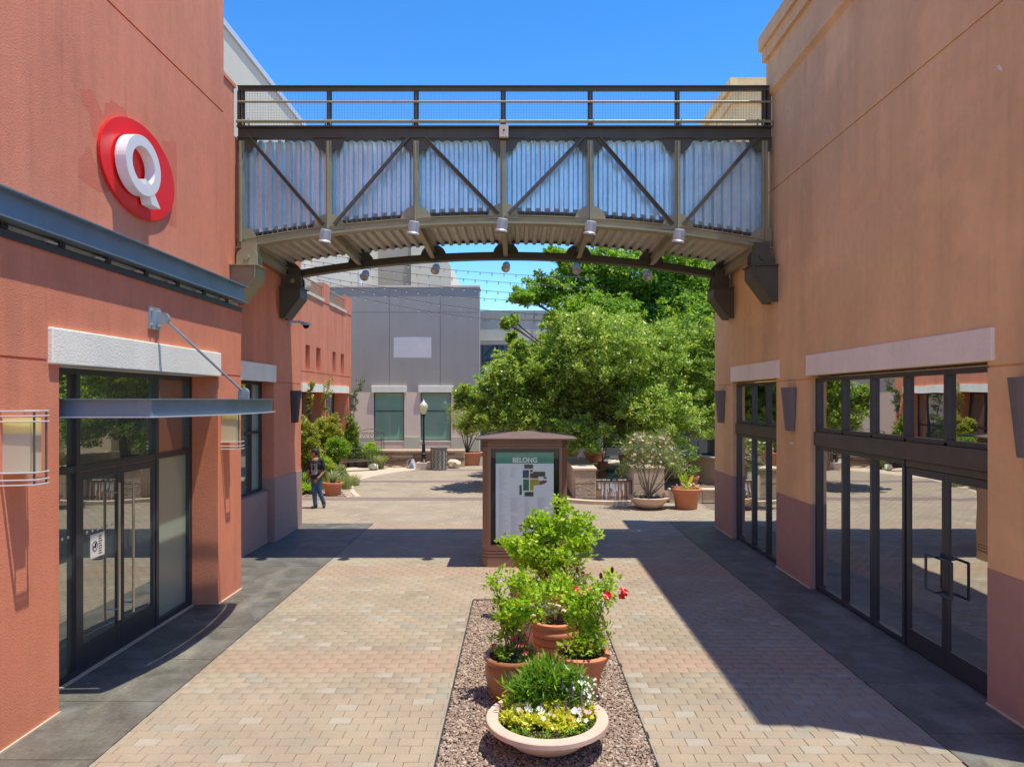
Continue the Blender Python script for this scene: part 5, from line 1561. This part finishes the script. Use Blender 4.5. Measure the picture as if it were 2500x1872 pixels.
dark_pots = [(1.95, D(33.4), .68, .36, .42, 'low dark pot on the terrace just right of the kiosk roof'), (2.95, D(33.8), .68, .42, .42, 'wide shaded pot in front of the round column'),
             (3.9, D(31.2), .62, .30, .52, 'dark pot of red leaved plant standing behind the weir'), (3.0, D(30.9), .62, .2, .3, 'small brown pot beside the upper pool of the fountain'),
             (5.6, D(28.4), .12, .34, .50, 'dark shaded pot behind the plain terracotta pot')]
for i, (x, y, z, r_, h, lab) in enumerate(dark_pots):
    pot('shaded_pot', lab, [(.001, 0), (r_ * .7, 0), (r_ * .9, h * .8), (r_, h * .84), (r_ * 1.02, h), (r_ * .9, h), (r_ * .86, h * .8)], (x, y, z), M['terra'], r_ * .85, h * .86, n=24)
    shrub('potted_shrub', ('dark leafy shrub growing in the ' + lab.replace('the terrace just right of the kiosk roof', 'the terrace beside the kiosk roof'))[:88].rsplit(' ', 1)[0] if len(lab.split()) > 11 else ('dark leafy shrub in the ' + lab), 'shrub', (x, y, z + h * .85), [(x, y, z + h + .35, r_ * 1.1, r_, .35), (x + .1, y, z + h + .75, r_ * .6, r_ * .6, .3)], 60, 26, .10, .05, L['oak'], 200 + i, .14, nst=6, sr=.015)

# ------------------------------------------------------------------ trees
def tree(name, label, base, trunk_h, blobs_px, Y, mats, dens, per, ll, lw, seed, crad, tr=.14, dz=0.0, yspread=1.2, squash=.75, shell=.45, extra=()):
    s = 1557.4 / Y
    rg = random.Random(seed)
    blobs = []
    for (px, py, rx, rz) in blobs_px:
        rx_, rz_ = rx / s, rz / s
        blobs.append(((px - 1121) / s, Y + rg.uniform(-yspread, yspread), 3.15 + (863 - py) / s, rx_, min(rx_, 1.7) * .9, rz_))
    blobs += list(extra)
    t = thing(name, label, 'tree', base)
    P = blob_points(blobs, dens, seed, shell)
    r3 = np.random.default_rng(seed + 5)
    ctr = np.mean([bl[:3] for bl in blobs], 0)
    sp_ = []
    for bl in blobs:
        c_ = np.array(bl[:3]); rr_ = np.array(bl[3:])
        for q in range(9):
            d_ = r3.normal(size=3) + (c_ - ctr) * .35; d_ /= np.linalg.norm(d_)
            p0 = c_ + d_ * rr_
            k_ = min(1, float(rr_.mean()) / .9)
            for w_ in range(5): sp_.append(p0 + d_ * np.array([1, 1, .8]) * .11 * k_ * w_ + r3.normal(size=3) * .035)
    nP = len(P); P = np.concatenate([P, np.array(sp_)])
    r2 = np.random.default_rng(seed)
    RA = crad * (0.35 + 1.0 * r2.random(len(P))); RA[nP:] = .11
    bs = np.array([min(1, max(.35, (bl[3] * bl[5]) ** .5 / .7)) for bl in blobs]); bc = np.array([bl[:3] for bl in blobs])
    near_b = np.argmin(((P[:, None, :] - bc[None]) ** 2).sum(-1), 1); RA *= bs[near_b]
    P = P + r2.normal(size=P.shape) * .10 * bs[near_b][:, None]
    leaves('crown', P, RA, per, ll, lw, mats, t, (.42, .38, .20), .2, True, seed, squash)
    mb = MB(); b = Vector(base)
    top = b + Vector((rg.uniform(-.2, .2), 0, trunk_h))
    mb.cyl(b, top, tr, tr * .75, 10)
    mb.build('trunk', M['bark'], t)
    for k, bl in enumerate(blobs):
        tip = Vector(bl[:3]); mid = top.lerp(tip, .5) + Vector((rg.uniform(-.3, .3), rg.uniform(-.3, .3), .25))
        m_ = MB().cyl(top, mid, tr * .45, tr * .28, 7).cyl(mid, tip, tr * .28, tr * .1, 6)
        for q in range(4):
            e = tip + Vector((rg.uniform(-1, 1) * bl[3], rg.uniform(-1, 1) * bl[4], rg.uniform(-.6, 1) * bl[5])) * .8
            m_.cyl(mid.lerp(tip, .4 + .15 * q), e, tr * .12, .008, 5)
        m_.build('limb', M['bark'], t)
    return t
YT = D(30.5)
front = [(1075, 860, 70, 48), (1140, 815, 80, 62), (1215, 800, 85, 75), (1142, 792, 42, 34), (1100, 812, 48, 40), (1262, 700, 42, 24), (1220, 930, 40, 26), (1330, 915, 60, 32), (1420, 925, 55, 28), (1207, 752, 38, 34), (1290, 765, 90, 75), (1245, 715, 55, 32), (1375, 790, 95, 80), (1460, 800, 85, 85), (1530, 790, 60, 95), (1105, 895, 75, 38), (1195, 890, 85, 45), (1290, 870, 90, 55), (1390, 880, 90, 45), (1480, 890, 80, 40), (1330, 720, 60, 40), (1440, 725, 70, 35), (1125, 762, 18, 18), (1108, 730, 7, 12), (1097, 700, 6, 10), (1112, 688, 6, 9), (1035, 905, 35, 24), (1250, 930, 45, 26), (1530, 900, 40, 40), (1555, 730, 50, 45), (1025, 850, 28, 14)]
ft = tree('olive_tree', 'broad pale green tree spreading over the fountain plaza', (3.9, YT + .3, .3), 1.9, front, YT, L['tree'], 210, 27, .125, .06, 301, .22, tr=.16)
YR = D(36)
rear = [(1300, 625, 90, 62), (1385, 590, 100, 55), (1470, 610, 90, 80), (1215, 625, 70, 32), (1165, 645, 45, 18), (1140, 655, 26, 12), (1260, 590, 40, 32), (1310, 560, 45, 24), (1250, 550, 40, 16), (1430, 560, 50, 22), (1400, 680, 120, 70), (1310, 690, 80, 50), (1550, 630, 80, 90), (1235, 680, 45, 30), (1480, 700, 90, 60), (1205, 560, 22, 10)]
tree('oak_tree', 'taller dark green tree rising behind the pale green one', (6.0, YR + .5, 0), 3.6, rear, YR, L['oak'], 170, 30, .15, .075, 302, .26, tr=.22)

# oval pot with young tree beside the lamp
OP = ((1009 - 1121) / 1557.4 * D(41.5), D(41.5), 0)
pot('oval_pot', 'big oval terracotta pot against the grey building left of the kiosk', [(.001, 0), (.52, 0), (.60, .50), (.66, .53), (.68, .60), (.66, .62), (.60, .62), (.58, .55)], OP, M['terra'], .58, .55, sx=1.12)
b = OP
shrub('multi_stem_tree', 'airy multi stem young tree in the big oval pot', 'tree', (b[0], b[1], .55),
      [(b[0] - .1, b[1], 2.35, .75, .6, .55), (b[0] + .5, b[1], 2.2, .7, .6, .5), (b[0] - .5, b[1], 2.0, .4, .4, .42), (b[0] + .1, b[1], 1.75, .7, .5, .3), (b[0] - .7, b[1], 2.75, .18, .2, .25)],
      52, 40, .10, .045, [L['mound'][0], L['tree'][0], L['mound'][1]], 401, .24, nst=9, sr=.035)

# ------------------------------------------------------------------ planter wall, benches, lamp, bin
pw = thing('planter_wall', 'long low wall of brown ledge stone in front of the grey building', 'wall', (-4.9, D(40.2), 0))
PWY = D(40.2); sc_ = 1557.4 / PWY
px0, px1 = -7.9, (1003 - 1121) / sc_ + .0
MB().box(px0, px1, PWY + .12, PWY + .5, 0, .70).build('core', M['stone3'], pw)
rr = random.Random(2)
z = 0.0
for j in range(5):
    h = (.16, .13, .12, .15, .14)[j]
    x = px0
    while x < px1:
        w_ = rr.uniform(.35, 1.1); xb_ = min(px1, x + w_)
        bevel(MB().box(x + .006, xb_ - .006, PWY + rr.uniform(-.02, .03), PWY + .118, z + .005, z + h - .005).build('ledge_stone', rr.choice([M['stone3'], M['stone'], M['stone3']]), pw), .01)
        x += w_
    z += h
x = px0
while x < px1:
    MB().box(x, min(x + .9, px1) - .008, PWY - .06, PWY + .52, .701, .79).build('capstone', M['stone2'], pw); x += .9
MB().box(px0, px1, PWY + .5, GY - .01, .0, .66).build('fill', M['mulch'], pw)
def bench(x, y, z, w, rot, label):
    t = thing('garden_bench', label, 'bench', (x, y, z), 'wrought iron garden benches')
    t.rotation_euler.z = 0
    def part(mb, name, m=M['iron']):
        o = mb.build(name, m, None); o.parent = t; return o
    h = w / 2
    sb = MB()
    for k in range(9): sb.box(-h, h, -.40 + k * .05, -.365 + k * .05, .43, .445)
    part(sb, 'seat')
    bk = MB()
    pts = [(-h + (2 * h) * k / 14, .05, .86 + .13 * math.sin(math.pi * k / 14)) for k in range(15)]
    bk.tube(pts, .014, 6); bk.tube([(-h, .03, .50), (h, .03, .50)], .012, 6); bk.tube([(-h, .04, .80), (h, .04, .80)], .009, 6)
    rr = random.Random(5)
    for k in range(13):
        x0 = -h + .08 + k * (2 * h - .16) / 12
        c = .07 * (1 if k % 2 else -1)
        bk.tube([(x0, .035, .50), (x0 + c * .6, .04, .60), (x0 - c * .4, .043, .70), (x0 + c, .047, .84)], .006, 5)
    for k in range(3):
        cc = (-h * .5 + k * h * .5)
        ring = [(cc + .07 * math.cos(a), .045, .70 + .07 * math.sin(a)) for a in [2 * math.pi * q / 12 for q in range(13)]]
        bk.tube(ring, .006, 5)
    part(bk, 'backrest')
    for sx_ in (-h, h):
        part(MB().tube([(sx_, .06, .99 - .12), (sx_, .04, .45), (sx_, .08, 0)], .017, 6), 'leg')
        part(MB().tube([(sx_, -.40, .44), (sx_, -.42, 0)], .017, 6), 'leg')
        part(MB().tube([(sx_, .04, .68), (sx_, -.2, .70), (sx_, -.40, .66), (sx_, -.42, .62), (sx_, -.39, .44)], .015, 6), 'armrest')
    t.rotation_euler.z = R(rot)
    return t
bench(-7.28, 31.8, 0, 1.75, 33, 'grey wrought iron bench standing on the paving by the garden')
bench((799 - 1121) / 1557.4 * D(41.6), D(41.8), .72, 1.28, -4, 'grey wrought iron bench up on the planter wall against the grey building')
LX, LY = (915 - 1121) / 1557.4 * D(39), D(39)
lp = thing('street_lamp', 'black cast post lamp with an acorn glass globe on a stone block', 'lamp', (LX, LY, 0))
bevel(MB().box(LX - .30, LX + .42, LY - .3, LY + .32, 0, .31).build('plinth', M['stone2'], lp), .01)
o = MB().lathe([(.17, .31), (.17, .36), (.15, .38), (.13, .42), (.10, .46), (.10, .62), (.085, .66), (.11, .69), (.085, .72), (.07, 1.1), (.075, 1.14), (.055, 1.17), (.05, 1.2), (.04, 2.3), (.045, 2.32), (.05, 2.36), (.09, 2.46), (.10, 2.48)], (LX, LY, 0), 16).build('post', M['blackmetal'], lp)
smooth_by_angle(o, 30)
o = MB().lathe([(.09, 2.481), (.14, 2.62), (.185, 2.80), (.19, 2.88), (.16, 2.92)], (LX, LY, 0), 18).build('globe', M['lampglass'], lp); smooth_by_angle(o, 50)
o = MB().lathe([(.165, 2.921), (.12, 2.99), (.06, 3.05), (.03, 3.10), (.008, 3.17)], (LX, LY, 0), 18).build('globe_top', M['lightgrey'], lp); smooth_by_angle(o, 50)
TX, TY_ = (947 - 1121) / 1557.4 * D(38.45), D(38.7)
tc = thing('trash_can', 'pale bronze many sided litter bin with zigzag patterns beside the lamp', 'trash can', (TX, TY_, 0))
n = 12
cyl_m = mat('bronze_bin', (0.36, 0.33, 0.27), 0.55, metal=.2, var=.08)
ring_pts = [(TX + .375 * math.cos(2 * math.pi * k / n + .26), TY_ + .375 * math.sin(2 * math.pi * k / n + .26)) for k in range(n)]
MB().prism(ring_pts, .03, .93).build('body', cyl_m, tc)
MB().cyl((TX, TY_, .931), (TX, TY_, .985), .39, n=24).build('lid', M['iron'], tc)
for k in range(n):
    a_ = ring_pts[k]; b_ = ring_pts[(k + 1) % n]
    mx_, my_ = (a_[0] + b_[0]) / 2, (a_[1] + b_[1]) / 2
    if my_ > TY_ + .05: continue
    ux, uy = (b_[0] - a_[0]), (b_[1] - a_[1])
    nx_, ny_ = (mx_ - TX), (my_ - TY_); nl = math.hypot(nx_, ny_); nx_ /= nl; ny_ /= nl
    pts = []
    for q in range(9):
        sgn = .22 if q % 2 else -.22
        pts.append((mx_ + ux * sgn + nx_ * .008, my_ + uy * sgn + ny_ * .008, .10 + q * .095))
    MB().tube(pts, .017, 4).build('zigzag', M['iron'], tc)
# silver cone lamp
cnx, cny = (891 - 1121) / 1557.4 * D(39.6), D(39.7)
cl = thing('cone_light', 'shiny silver cone standing at the foot of the stone planter wall', 'garden light', (cnx, cny, 0))
MB().lathe([(.20, .0), (.19, .05), (.07, .36), (.06, .40), (.001, .41)], (cnx, cny, 0), 18).build('cone', mat('polished_steel', (.8, .8, .8), .35, metal=.5), cl)
MB().tube([(cnx - .2, cny, .02), (cnx - .27, cny - .02, .28), (cnx - .1, cny, .40)], .01, 5).build('wire_guard', M['lightgrey'], cl)

def rock(x, y, z, r, label, seed, m=None, flat=.6):
    rr = random.Random(seed); bm = bmesh.new(); bmesh.ops.create_icosphere(bm, subdivisions=2, radius=r)
    for v in bm.verts: v.co *= 1 + rr.uniform(-.16, .16); v.co.z *= flat
    me = bpy.data.meshes.new('boulder'); bm.to_mesh(me); bm.free(); me.materials.append(m or M['stone2'])
    o = bpy.data.objects.new('boulder', me); COL.objects.link(o); o.location = (x, y, z)
    return tag(o, label, 'rock')
rock((979 - 1121) / 1557.4 * D(39.5), D(39.6), .2, .33, 'pale boulder half hidden behind the litter bin', 1)
rock((805 - 1121) / 1557.4 * D(38.3), D(38.4), .15, .24, 'grey boulder at the right foot of the front bench', 2, M['sage'])
for i in range(5):
    rock(-6.3 + i * .62, D(39.8) + .03 * (i % 2), .03, .2, 'flat red stone number edging the planter wall', 30 + i, M['stone'], .25)
    bpy.data.objects[-1] if False else None
labs = ['flat red edging stone beside the straw grass tuft', 'flat red edging stone left of the silver cone', 'flat red edging stone just under the silver cone', 'flat red edging stone right of the silver cone', 'flat red edging stone beside the lamp plinth']
k = 0
for o in list(bpy.data.objects):
    if o.name.startswith('boulder') and 'number' in o.get('label', ''):
        o['label'] = labs[k]; k += 1; o.scale = (1.4, .5, 1); o.name = 'edging_stone'; o['category'] = 'edging stone'

# ------------------------------------------------------------------ garden planting
def PXY(px, Y): return (px - 1121) / 1557.4 * Y
def pz(py, Y): return 3.15 + (863 - py) / 1557.4 * Y
def mound(label, px, pyt, pyb, rxpx, Y, mats, seed, w=(.4, .35, .25), dens=330, per=60, ll=.085, lw=.045, name='topiary_mound', cat='shrub'):
    s = 1557.4 / Y; x = PXY(px, Y); zt = pz(pyt, Y); zb = max(0.05, pz(pyb, Y)); r = rxpx / s
    t = thing(name, label, cat, (x, Y, 0))
    P = blob_points([(x, Y, (zt + zb) / 2, r, r * .8, (zt - zb) / 2), (x, Y, zb + (zt - zb) * .4, r * 1.02, r * .8, (zt - zb) * .38)], dens, seed, .8)
    leaves('foliage', P, np.full(len(P), .13), per, ll, lw, mats, t, w, .1, True, seed)
    P2 = blob_points([(x, Y, (zt + zb) / 2, r * .7, r * .6, (zt - zb) * .36)], dens, seed + 1, .2)
    stems('stem', (x, Y, 0), [tuple(p) for p in P2[:8]], .04, M['bark'], t, .2, seed)
    return t
YG = D(35.5)
mound('round yellow green creeper mound cut by the red pier edge', 660, 897, 1012, 27, 25.4, L['mound'], 501)
mound('tall yellow green creeper mound in the centre of the garden', 711, 893, 1010, 31, 28.5, L['mound'], 502)
mound('narrow green creeper column at the end of the far red wall', 758, 895, 990, 14, D(40), [L['tree'][0], L['mound'][0], L['tree'][2]], 503)
mound('low rounded green bush in front of the tall creeper mound', 728, 948, 990, 24, 27.4, [L['lime'][0], L['tree'][0], L['tree'][2]], 504, name='green_bush')
mound('spreading light green bush behind the walking person', 690, 985, 1045, 34, 26.0, [L['mound'][1], L['lime'][0], L['grey'][0]], 505, name='green_bush')
mound('thin leaved grey green bush left of the front bench', 728, 1008, 1050, 22, D(32), L['grey'], 506, name='green_bush')
mound('mixed low bush under the back of the front bench', 768, 962, 990, 16, D(40.2), [L['tree'][0], L['lime'][2], L['grey'][0]], 507, name='green_bush')
mound('small bright green ground plant at the near left of the garden', 660, 1045, 1078, 18, D(28.6), L['lime'], 508, name='ground_plant', cat='plant')
mound('leafy green bush between the two benches', 797, 957, 990, 12, D(39.9), L['lime'], 509, name='green_bush')
# climbing creepers
def creeper(label, pts_px, Y, w, seed, mats, x_off=0):
    t = thing('wall_creeper', label, 'vine', (PXY(pts_px[0][0], Y), Y, 0))
    C = []
    rg = np.random.default_rng(seed)
    for (a, b) in zip(pts_px, pts_px[1:]):
        for q in np.linspace(0, 1, 9):
            px, py = a[0] + (b[0] - a[0]) * q, a[1] + (b[1] - a[1]) * q
            C.append((PXY(px, Y) + rg.normal() * w * .5, Y + rg.normal() * .06, pz(py, Y) + rg.normal() * w * .4))
    leaves('foliage', C, np.full(len(C), w * .55), 22, .075, .04, mats, t, seed=seed, drop=.5)
    MB().tube([(PXY(p[0], Y), Y, pz(p[1], Y)) for p in pts_px], .012, 5).build('stem', M['bark'], t)
    return t
creeper('yellow green creeper climbing over the sconce between the far red windows', [(706, 905), (700, 870), (706, 845), (712, 822)], 29.4, .20, 601, L['mound'])
creeper('thin creeper hanging over the left far red window', [(664, 895), (668, 860), (672, 835), (676, 826)], 26.9, .12, 602, L['mound'])
creeper('dark creeper reaching up the grey wall from the end sconce', [(762, 900), (768, 870), (764, 850), (776, 838), (779, 820)], D(40.3), .14, 603, [L['tree'][2], L['tree'][0], L['grey'][0]])
# grasses
gt = thing('straw_grass', 'straw coloured grass tuft at the left end of the planter wall', 'grass', (PXY(822, D(39)), D(39), 0))
blades('blades', (PXY(822, D(39)), D(39), 0), 420, .95, .02, .55, L['straw'], gt, .35, 1, .12)
gt = thing('tall_grass', 'tall green grass clump behind the front bench', 'grass', (PXY(808, D(40)), D(40), 0.0))
blades('blades', (PXY(806, D(40)), D(39.8), 0), 260, 1.5, .025, .35, L['grass'], gt, .25, 2, .25)
gt = thing('palm_grass', 'bright green strappy plant by the pier edge behind the person', 'grass', (PXY(660, D(29.5)), D(29.5), 0))
blades('blades', (PXY(658, D(29.5)), D(29.5), 0), 160, 1.25, .045, .55, L['grass'], gt, .45, 3, .12)
for i, (px, Yo, n_, ln, lab) in enumerate([(742, 30.2, 260, .75, 'grey green grass clump on the garden edge right of the agave'), (708, 30.5, 260, .8, 'straggly grey grass behind the agave pot'), (672, 30, 260, .7, 'pale wild grass left of the walking person'), (760, 31.5, 240, .6, 'fine pale grass tuft along the curved edging')]):
    gt = thing('garden_grass', lab, 'grass', (PXY(px, D(Yo)), D(Yo), 0))
    blades('blades', (PXY(px, D(Yo)), D(Yo), 0), n_, ln, .018, .6, [L['grey'][0], L['grey'][1], L['straw'][2]], gt, .3, 10 + i, .28)
AP = (PXY(719, D(28.3)), D(28.3), 0)
pot('agave_pot', 'orange terracotta pot of spiky agave on the garden gravel', [(.001, 0), (.24, 0), (.29, .32), (.30, .34), (.335, .38), (.335, .42), (.31, .43), (.28, .43), (.27, .36)], AP, M['terra'], .27, .37, n=28)
ag = thing('agave', 'pale blue green agave with long arching leaves in the terracotta pot', 'plant', (AP[0], AP[1], .38))
ab = blades('blades', (AP[0], AP[1], .38), 60, .80, .035, .65, [L['grey'][1], L['grey'][0], leaf_mat('agave_blue', (.24, .32, .24), .15)], ag, .45, 31, .06)
ym = thing('copper_cross', 'rusty orange garden ornament behind the head of the person', 'garden ornament', (PXY(700, D(31)), D(31), 0))
MB().tube([(PXY(688, D(31)), D(31), 1.33), (PXY(703, D(31)), D(31), 1.25)], .02, 6).tube([(PXY(703, D(31)), D(31), .4), (PXY(703, D(31)), D(31), 1.42)], .018, 6).build('frame', M['terra'], ym)

# ------------------------------------------------------------------ string lights
strings = [([(640, 540), (853, 571), (1100, 592), (1290, 600)], 'topmost string of bulbs, crossing just under the bridge'),
           ([(640, 560), (803, 580), (1000, 604), (1290, 622)], 'second string of bulbs from the top above the plaza'),
           ([(650, 570), (744, 588), (985, 622), (1270, 640)], 'third string of bulbs from the top above the plaza'),
           ([(655, 590), (750, 610), (1000, 640), (1260, 655)], 'fourth string of bulbs, in front of the grey coping'),
           ([(660, 598), (836, 636), (1000, 666), (1250, 682)], 'second lowest string of bulbs, across the grey wall'),
           ([(668, 610), (765, 640), (900, 668), (1240, 692)], 'lowest string of bulbs, sagging across the grey wall')]
bulb_me = None
for i, (pts, lab) in enumerate(strings):
    Y = D(33 + i * .9)
    t = thing('string_lights', lab, 'string lights', (PXY(pts[0][0], Y), Y, pz(pts[0][1], Y)), 'festoon strings over the plaza')
    W = [(PXY(a, Y), Y, pz(b_, Y)) for a, b_ in pts]
    # smooth interpolate
    xs_ = [w[0] for w in W]; zs_ = [w[2] for w in W]
    co_ = np.polyfit(xs_, zs_, 2)
    xx = np.linspace(xs_[0], xs_[-1], 40)
    MB().tube([(x, Y, float(np.polyval(co_, x))) for x in xx], .010, 4).build('cable', M['wire'], t)
    x = xs_[0] + .15
    while x < xs_[-1]:
        z = float(np.polyval(co_, x))
        if bulb_me is None:
            ob_ = MB().cyl((0, 0, -.01), (0, 0, -.05), .018, n=6).ball((0, 0, -.08), .032, 6, 5, mi=1).build('bulb', [M['wire'], M['bulb']], None); bulb_me = ob_.data
        else:
            ob_ = bpy.data.objects.new('bulb', bulb_me); COL.objects.link(ob_)
        ob_.parent = t; ob_.location = Vector((x, Y, z)) - t.location
        x += .46

# ------------------------------------------------------------------ person
PP = Vector((PXY(687, D(24.9)), D(24.9), 0))
pe = thing('person', 'person in a black printed t-shirt and blue jeans walking with a hand in the pocket', 'person', tuple(PP))
def capsule(bm, a, b, r0, r1, n=14):
    a, b = Vector(a), Vector(b)
    d = (b - a); ln = d.length
    rot = d.to_track_quat('Z', 'Y').to_matrix().to_4x4()
    if ln > 1e-4:
        bmesh.ops.create_cone(bm, cap_ends=True, segments=n, radius1=r0, radius2=r1, depth=ln, matrix=Matrix.Translation((a + b) / 2) @ rot)
    bmesh.ops.create_uvsphere(bm, u_segments=n, v_segments=8, radius=r0, matrix=Matrix.Translation(a))
    bmesh.ops.create_uvsphere(bm, u_segments=n, v_segments=8, radius=r1, matrix=Matrix.Translation(b))
def ell(bm, c, rx, ry, rz, rotz=0):
    bmesh.ops.create_uvsphere(bm, u_segments=18, v_segments=12, radius=1, matrix=Matrix.Translation(Vector(c)) @ Matrix.Rotation(rotz, 4, 'Z') @ Matrix.Diagonal((rx, ry, rz, 1)))
def body_obj(name, build, m, vox, parent, smooth=4):
    bm = bmesh.new(); build(bm)
    me = bpy.data.meshes.new(name); bm.to_mesh(me); bm.free(); me.materials.append(m)
    o = bpy.data.objects.new(name, me); COL.objects.link(o); o.parent = parent
    r = o.modifiers.new('remesh', 'REMESH'); r.mode = 'VOXEL'; r.voxel_size = vox; r.use_smooth_shade = True
    s = o.modifiers.new('smooth', 'SMOOTH'); s.iterations = smooth; s.factor = .5
    return o
def fbody(bm):
    hc = Vector((-.105, .0, 1.61))
    ell(bm, hc, .088, .074, .108); ell(bm, hc + Vector((.012, 0, .02)), .092, .078, .09)
    ell(bm, hc + Vector((-.055, -.006, -.06)), .045, .045, .05)           # jaw, face turned to the left
    capsule(bm, hc + Vector((-.088, -.01, .0)), hc + Vector((-.105, -.012, -.02)), .010, .014, 8)   # nose
    capsule(bm, hc + Vector((-.085, -.018, -.058)), hc + Vector((-.085, .012, -.058)), .010, .010, 8)  # lips
    ell(bm, hc + Vector((.02, -.078, -.01)), .020, .012, .032); ell(bm, hc + Vector((.02, .078, -.01)), .020, .012, .032)  # ears
    capsule(bm, (-.085, .005, 1.56), (-.075, .01, 1.40), .052, .058)
    capsule(bm, (-.08, .01, 1.38), (-.06, .01, .95), .12, .12)
    capsule(bm, (-.20, .01, 1.36), (-.06, .01, 1.37), .05, .07); capsule(bm, (.09, .01, 1.36), (-.06, .01, 1.37), .05, .07)
    capsule(bm, (-.235, .01, 1.34), (-.275, .03, 1.09), .052, .042); capsule(bm, (-.275, .03, 1.09), (-.28, -.02, .86), .040, .029)
    capsule(bm, (-.28, -.02, .86), (-.282, -.035, .80), .030, .034)
    for k, (dx, dy) in enumerate(((-.02, -.02), (-.01, -.035), (.004, -.035), (.018, -.03))):
        p = Vector((-.282 + dx, -.03 + dy * .6, .78)); q = p + Vector((0, -.012, -.045)); r_ = q + Vector((.006, .006, -.03 + .006 * abs(k - 1)))
        capsule(bm, p, q, .0105, .0095, 8); capsule(bm, q, r_, .0095, .008, 8)
    capsule(bm, (-.265, -.05, .82), (-.245, -.075, .785), .012, .010, 8)
    capsule(bm, (.115, .01, 1.34), (.175, .03, 1.08), .052, .042); capsule(bm, (.175, .03, 1.08), (.075, -.09, .93), .040, .030)
    capsule(bm, (.075, -.09, .93), (.03, -.11, .885), .032, .034)
    for k in range(4):
        p = Vector((.035 - k * .014, -.125 + .006 * k, .875)); q = p + Vector((-.018, -.0, -.035)); r_ = q + Vector((-.012, .012, -.025))
        capsule(bm, p, q, .0105, .0095, 8); capsule(bm, q, r_, .0095, .008, 8)
    capsule(bm, (.06, -.135, .905), (.02, -.145, .90), .012, .010, 8)
    capsule(bm, (-.06, .01, .9), (-.05, .01, .82), .12, .11)
    capsule(bm, (-.125, 0, .82), (-.11, -.02, .48), .075, .05); capsule(bm, (-.11, -.02, .48), (-.08, 0, .1), .048, .035)
    capsule(bm, (.02, 0, .82), (.03, .03, .48), .075, .05); capsule(bm, (.03, .03, .48), (.125, .12, .14), .048, .035)
body_obj('body', fbody, M['skin'], .009, pe, 3)
def fshirt(bm):
    capsule(bm, (-.085, .01, 1.33), (-.065, .01, 1.02), .135, .135); ell(bm, (-.07, .01, 1.27), .185, .145, .17); ell(bm, (-.06, .01, 1.02), .18, .142, .17); ell(bm, (-.055, .01, .90), .178, .142, .09); capsule(bm, (-.21, .01, 1.37), (.09, .01, 1.375), .078, .078)
    ell(bm, (-.055, .01, .93), .16, .118, .09)
    capsule(bm, (-.22, .01, 1.35), (-.265, .02, 1.17), .068, .066); capsule(bm, (.10, .01, 1.355), (.155, .02, 1.16), .068, .066)
    capsule(bm, (-.22, .01, 1.355), (.10, .01, 1.36), .062, .062); capsule(bm, (-.08, .012, 1.385), (-.08, .012, 1.425), .095, .068)
o = body_obj('t_shirt', fshirt, M['tee'], .012, pe, 5)
# printed graphic follows the chest
pr = MB(); rr = random.Random(6)
def chest(x, z): 
    t_ = (x + .075) / .20
    return -.145 - .012 * math.cos(z * 9) + .11 * t_ * t_
cells_ = []
for i in range(10):
    for j in range(15):
        xa, xb = -.175 + i * .019, -.175 + (i + 1) * .019; za, zb = .985 + j * .021, .985 + (j + 1) * .021
        cells_.append((xa, xb, za, zb, 1 if rr.random() < .25 and j < 10 else 0, j, i))
ag_, bg_ = MB(), MB()
for xa, xb, za, zb, k_, j, i in cells_:
    if (i in (3, 4, 5) and 6 < j < 13) or rr.random() < .18: continue
    (bg_ if k_ else ag_).add([(xa, chest(xa, za) - .012, za), (xb, chest(xb, za) - .012, za), (xb, chest(xb, zb) - .012, zb), (xa, chest(xa, zb) - .012, zb)], [(0, 1, 2, 3)])
for m_, mt in ((ag_, M['print']), (bg_, M['print2'])):
    q_ = m_.build('shirt_print', mt, None, fix=False); q_.parent = pe
def fjeans(bm):
    ell(bm, (-.055, .01, .87), .158, .115, .10)
    capsule(bm, (-.125, 0, .83), (-.108, -.02, .48), .092, .072); capsule(bm, (-.108, -.02, .48), (-.08, 0, .12), .070, .062)
    capsule(bm, (.02, 0, .83), (.03, .03, .48), .092, .072); capsule(bm, (.03, .03, .48), (.125, .11, .17), .070, .060)
body_obj('jeans', fjeans, M['jeans'], .012, pe, 3)
def fshoe(bm):
    capsule(bm, (-.075, .03, .055), (-.15, -.06, .04), .052, .042); capsule(bm, (-.078, .01, .12), (-.075, .02, .06), .055, .055)
def fshoe2(bm):
    capsule(bm, (.135, .13, .085), (.16, .03, .045), .052, .042); capsule(bm, (.128, .12, .15), (.135, .12, .09), .055, .055)
body_obj('shoe', fshoe, M['shoe'], .01, pe, 2); body_obj('shoe', fshoe2, M['shoe'], .01, pe, 2)
def fhair(bm):
    ell(bm, (-.085, .0, 1.655), .105, .092, .085); ell(bm, (-.055, 0, 1.62), .085, .088, .09); ell(bm, (-.15, -.0, 1.685), .05, .07, .035)
body_obj('hair', fhair, M['hair'], .012, pe, 3)
for s_i in (-1,):
    e = MB().ball((-.178, -.032, 1.615), .011, 8, 6).build('eye', M['blackeye'], None); e.parent = pe
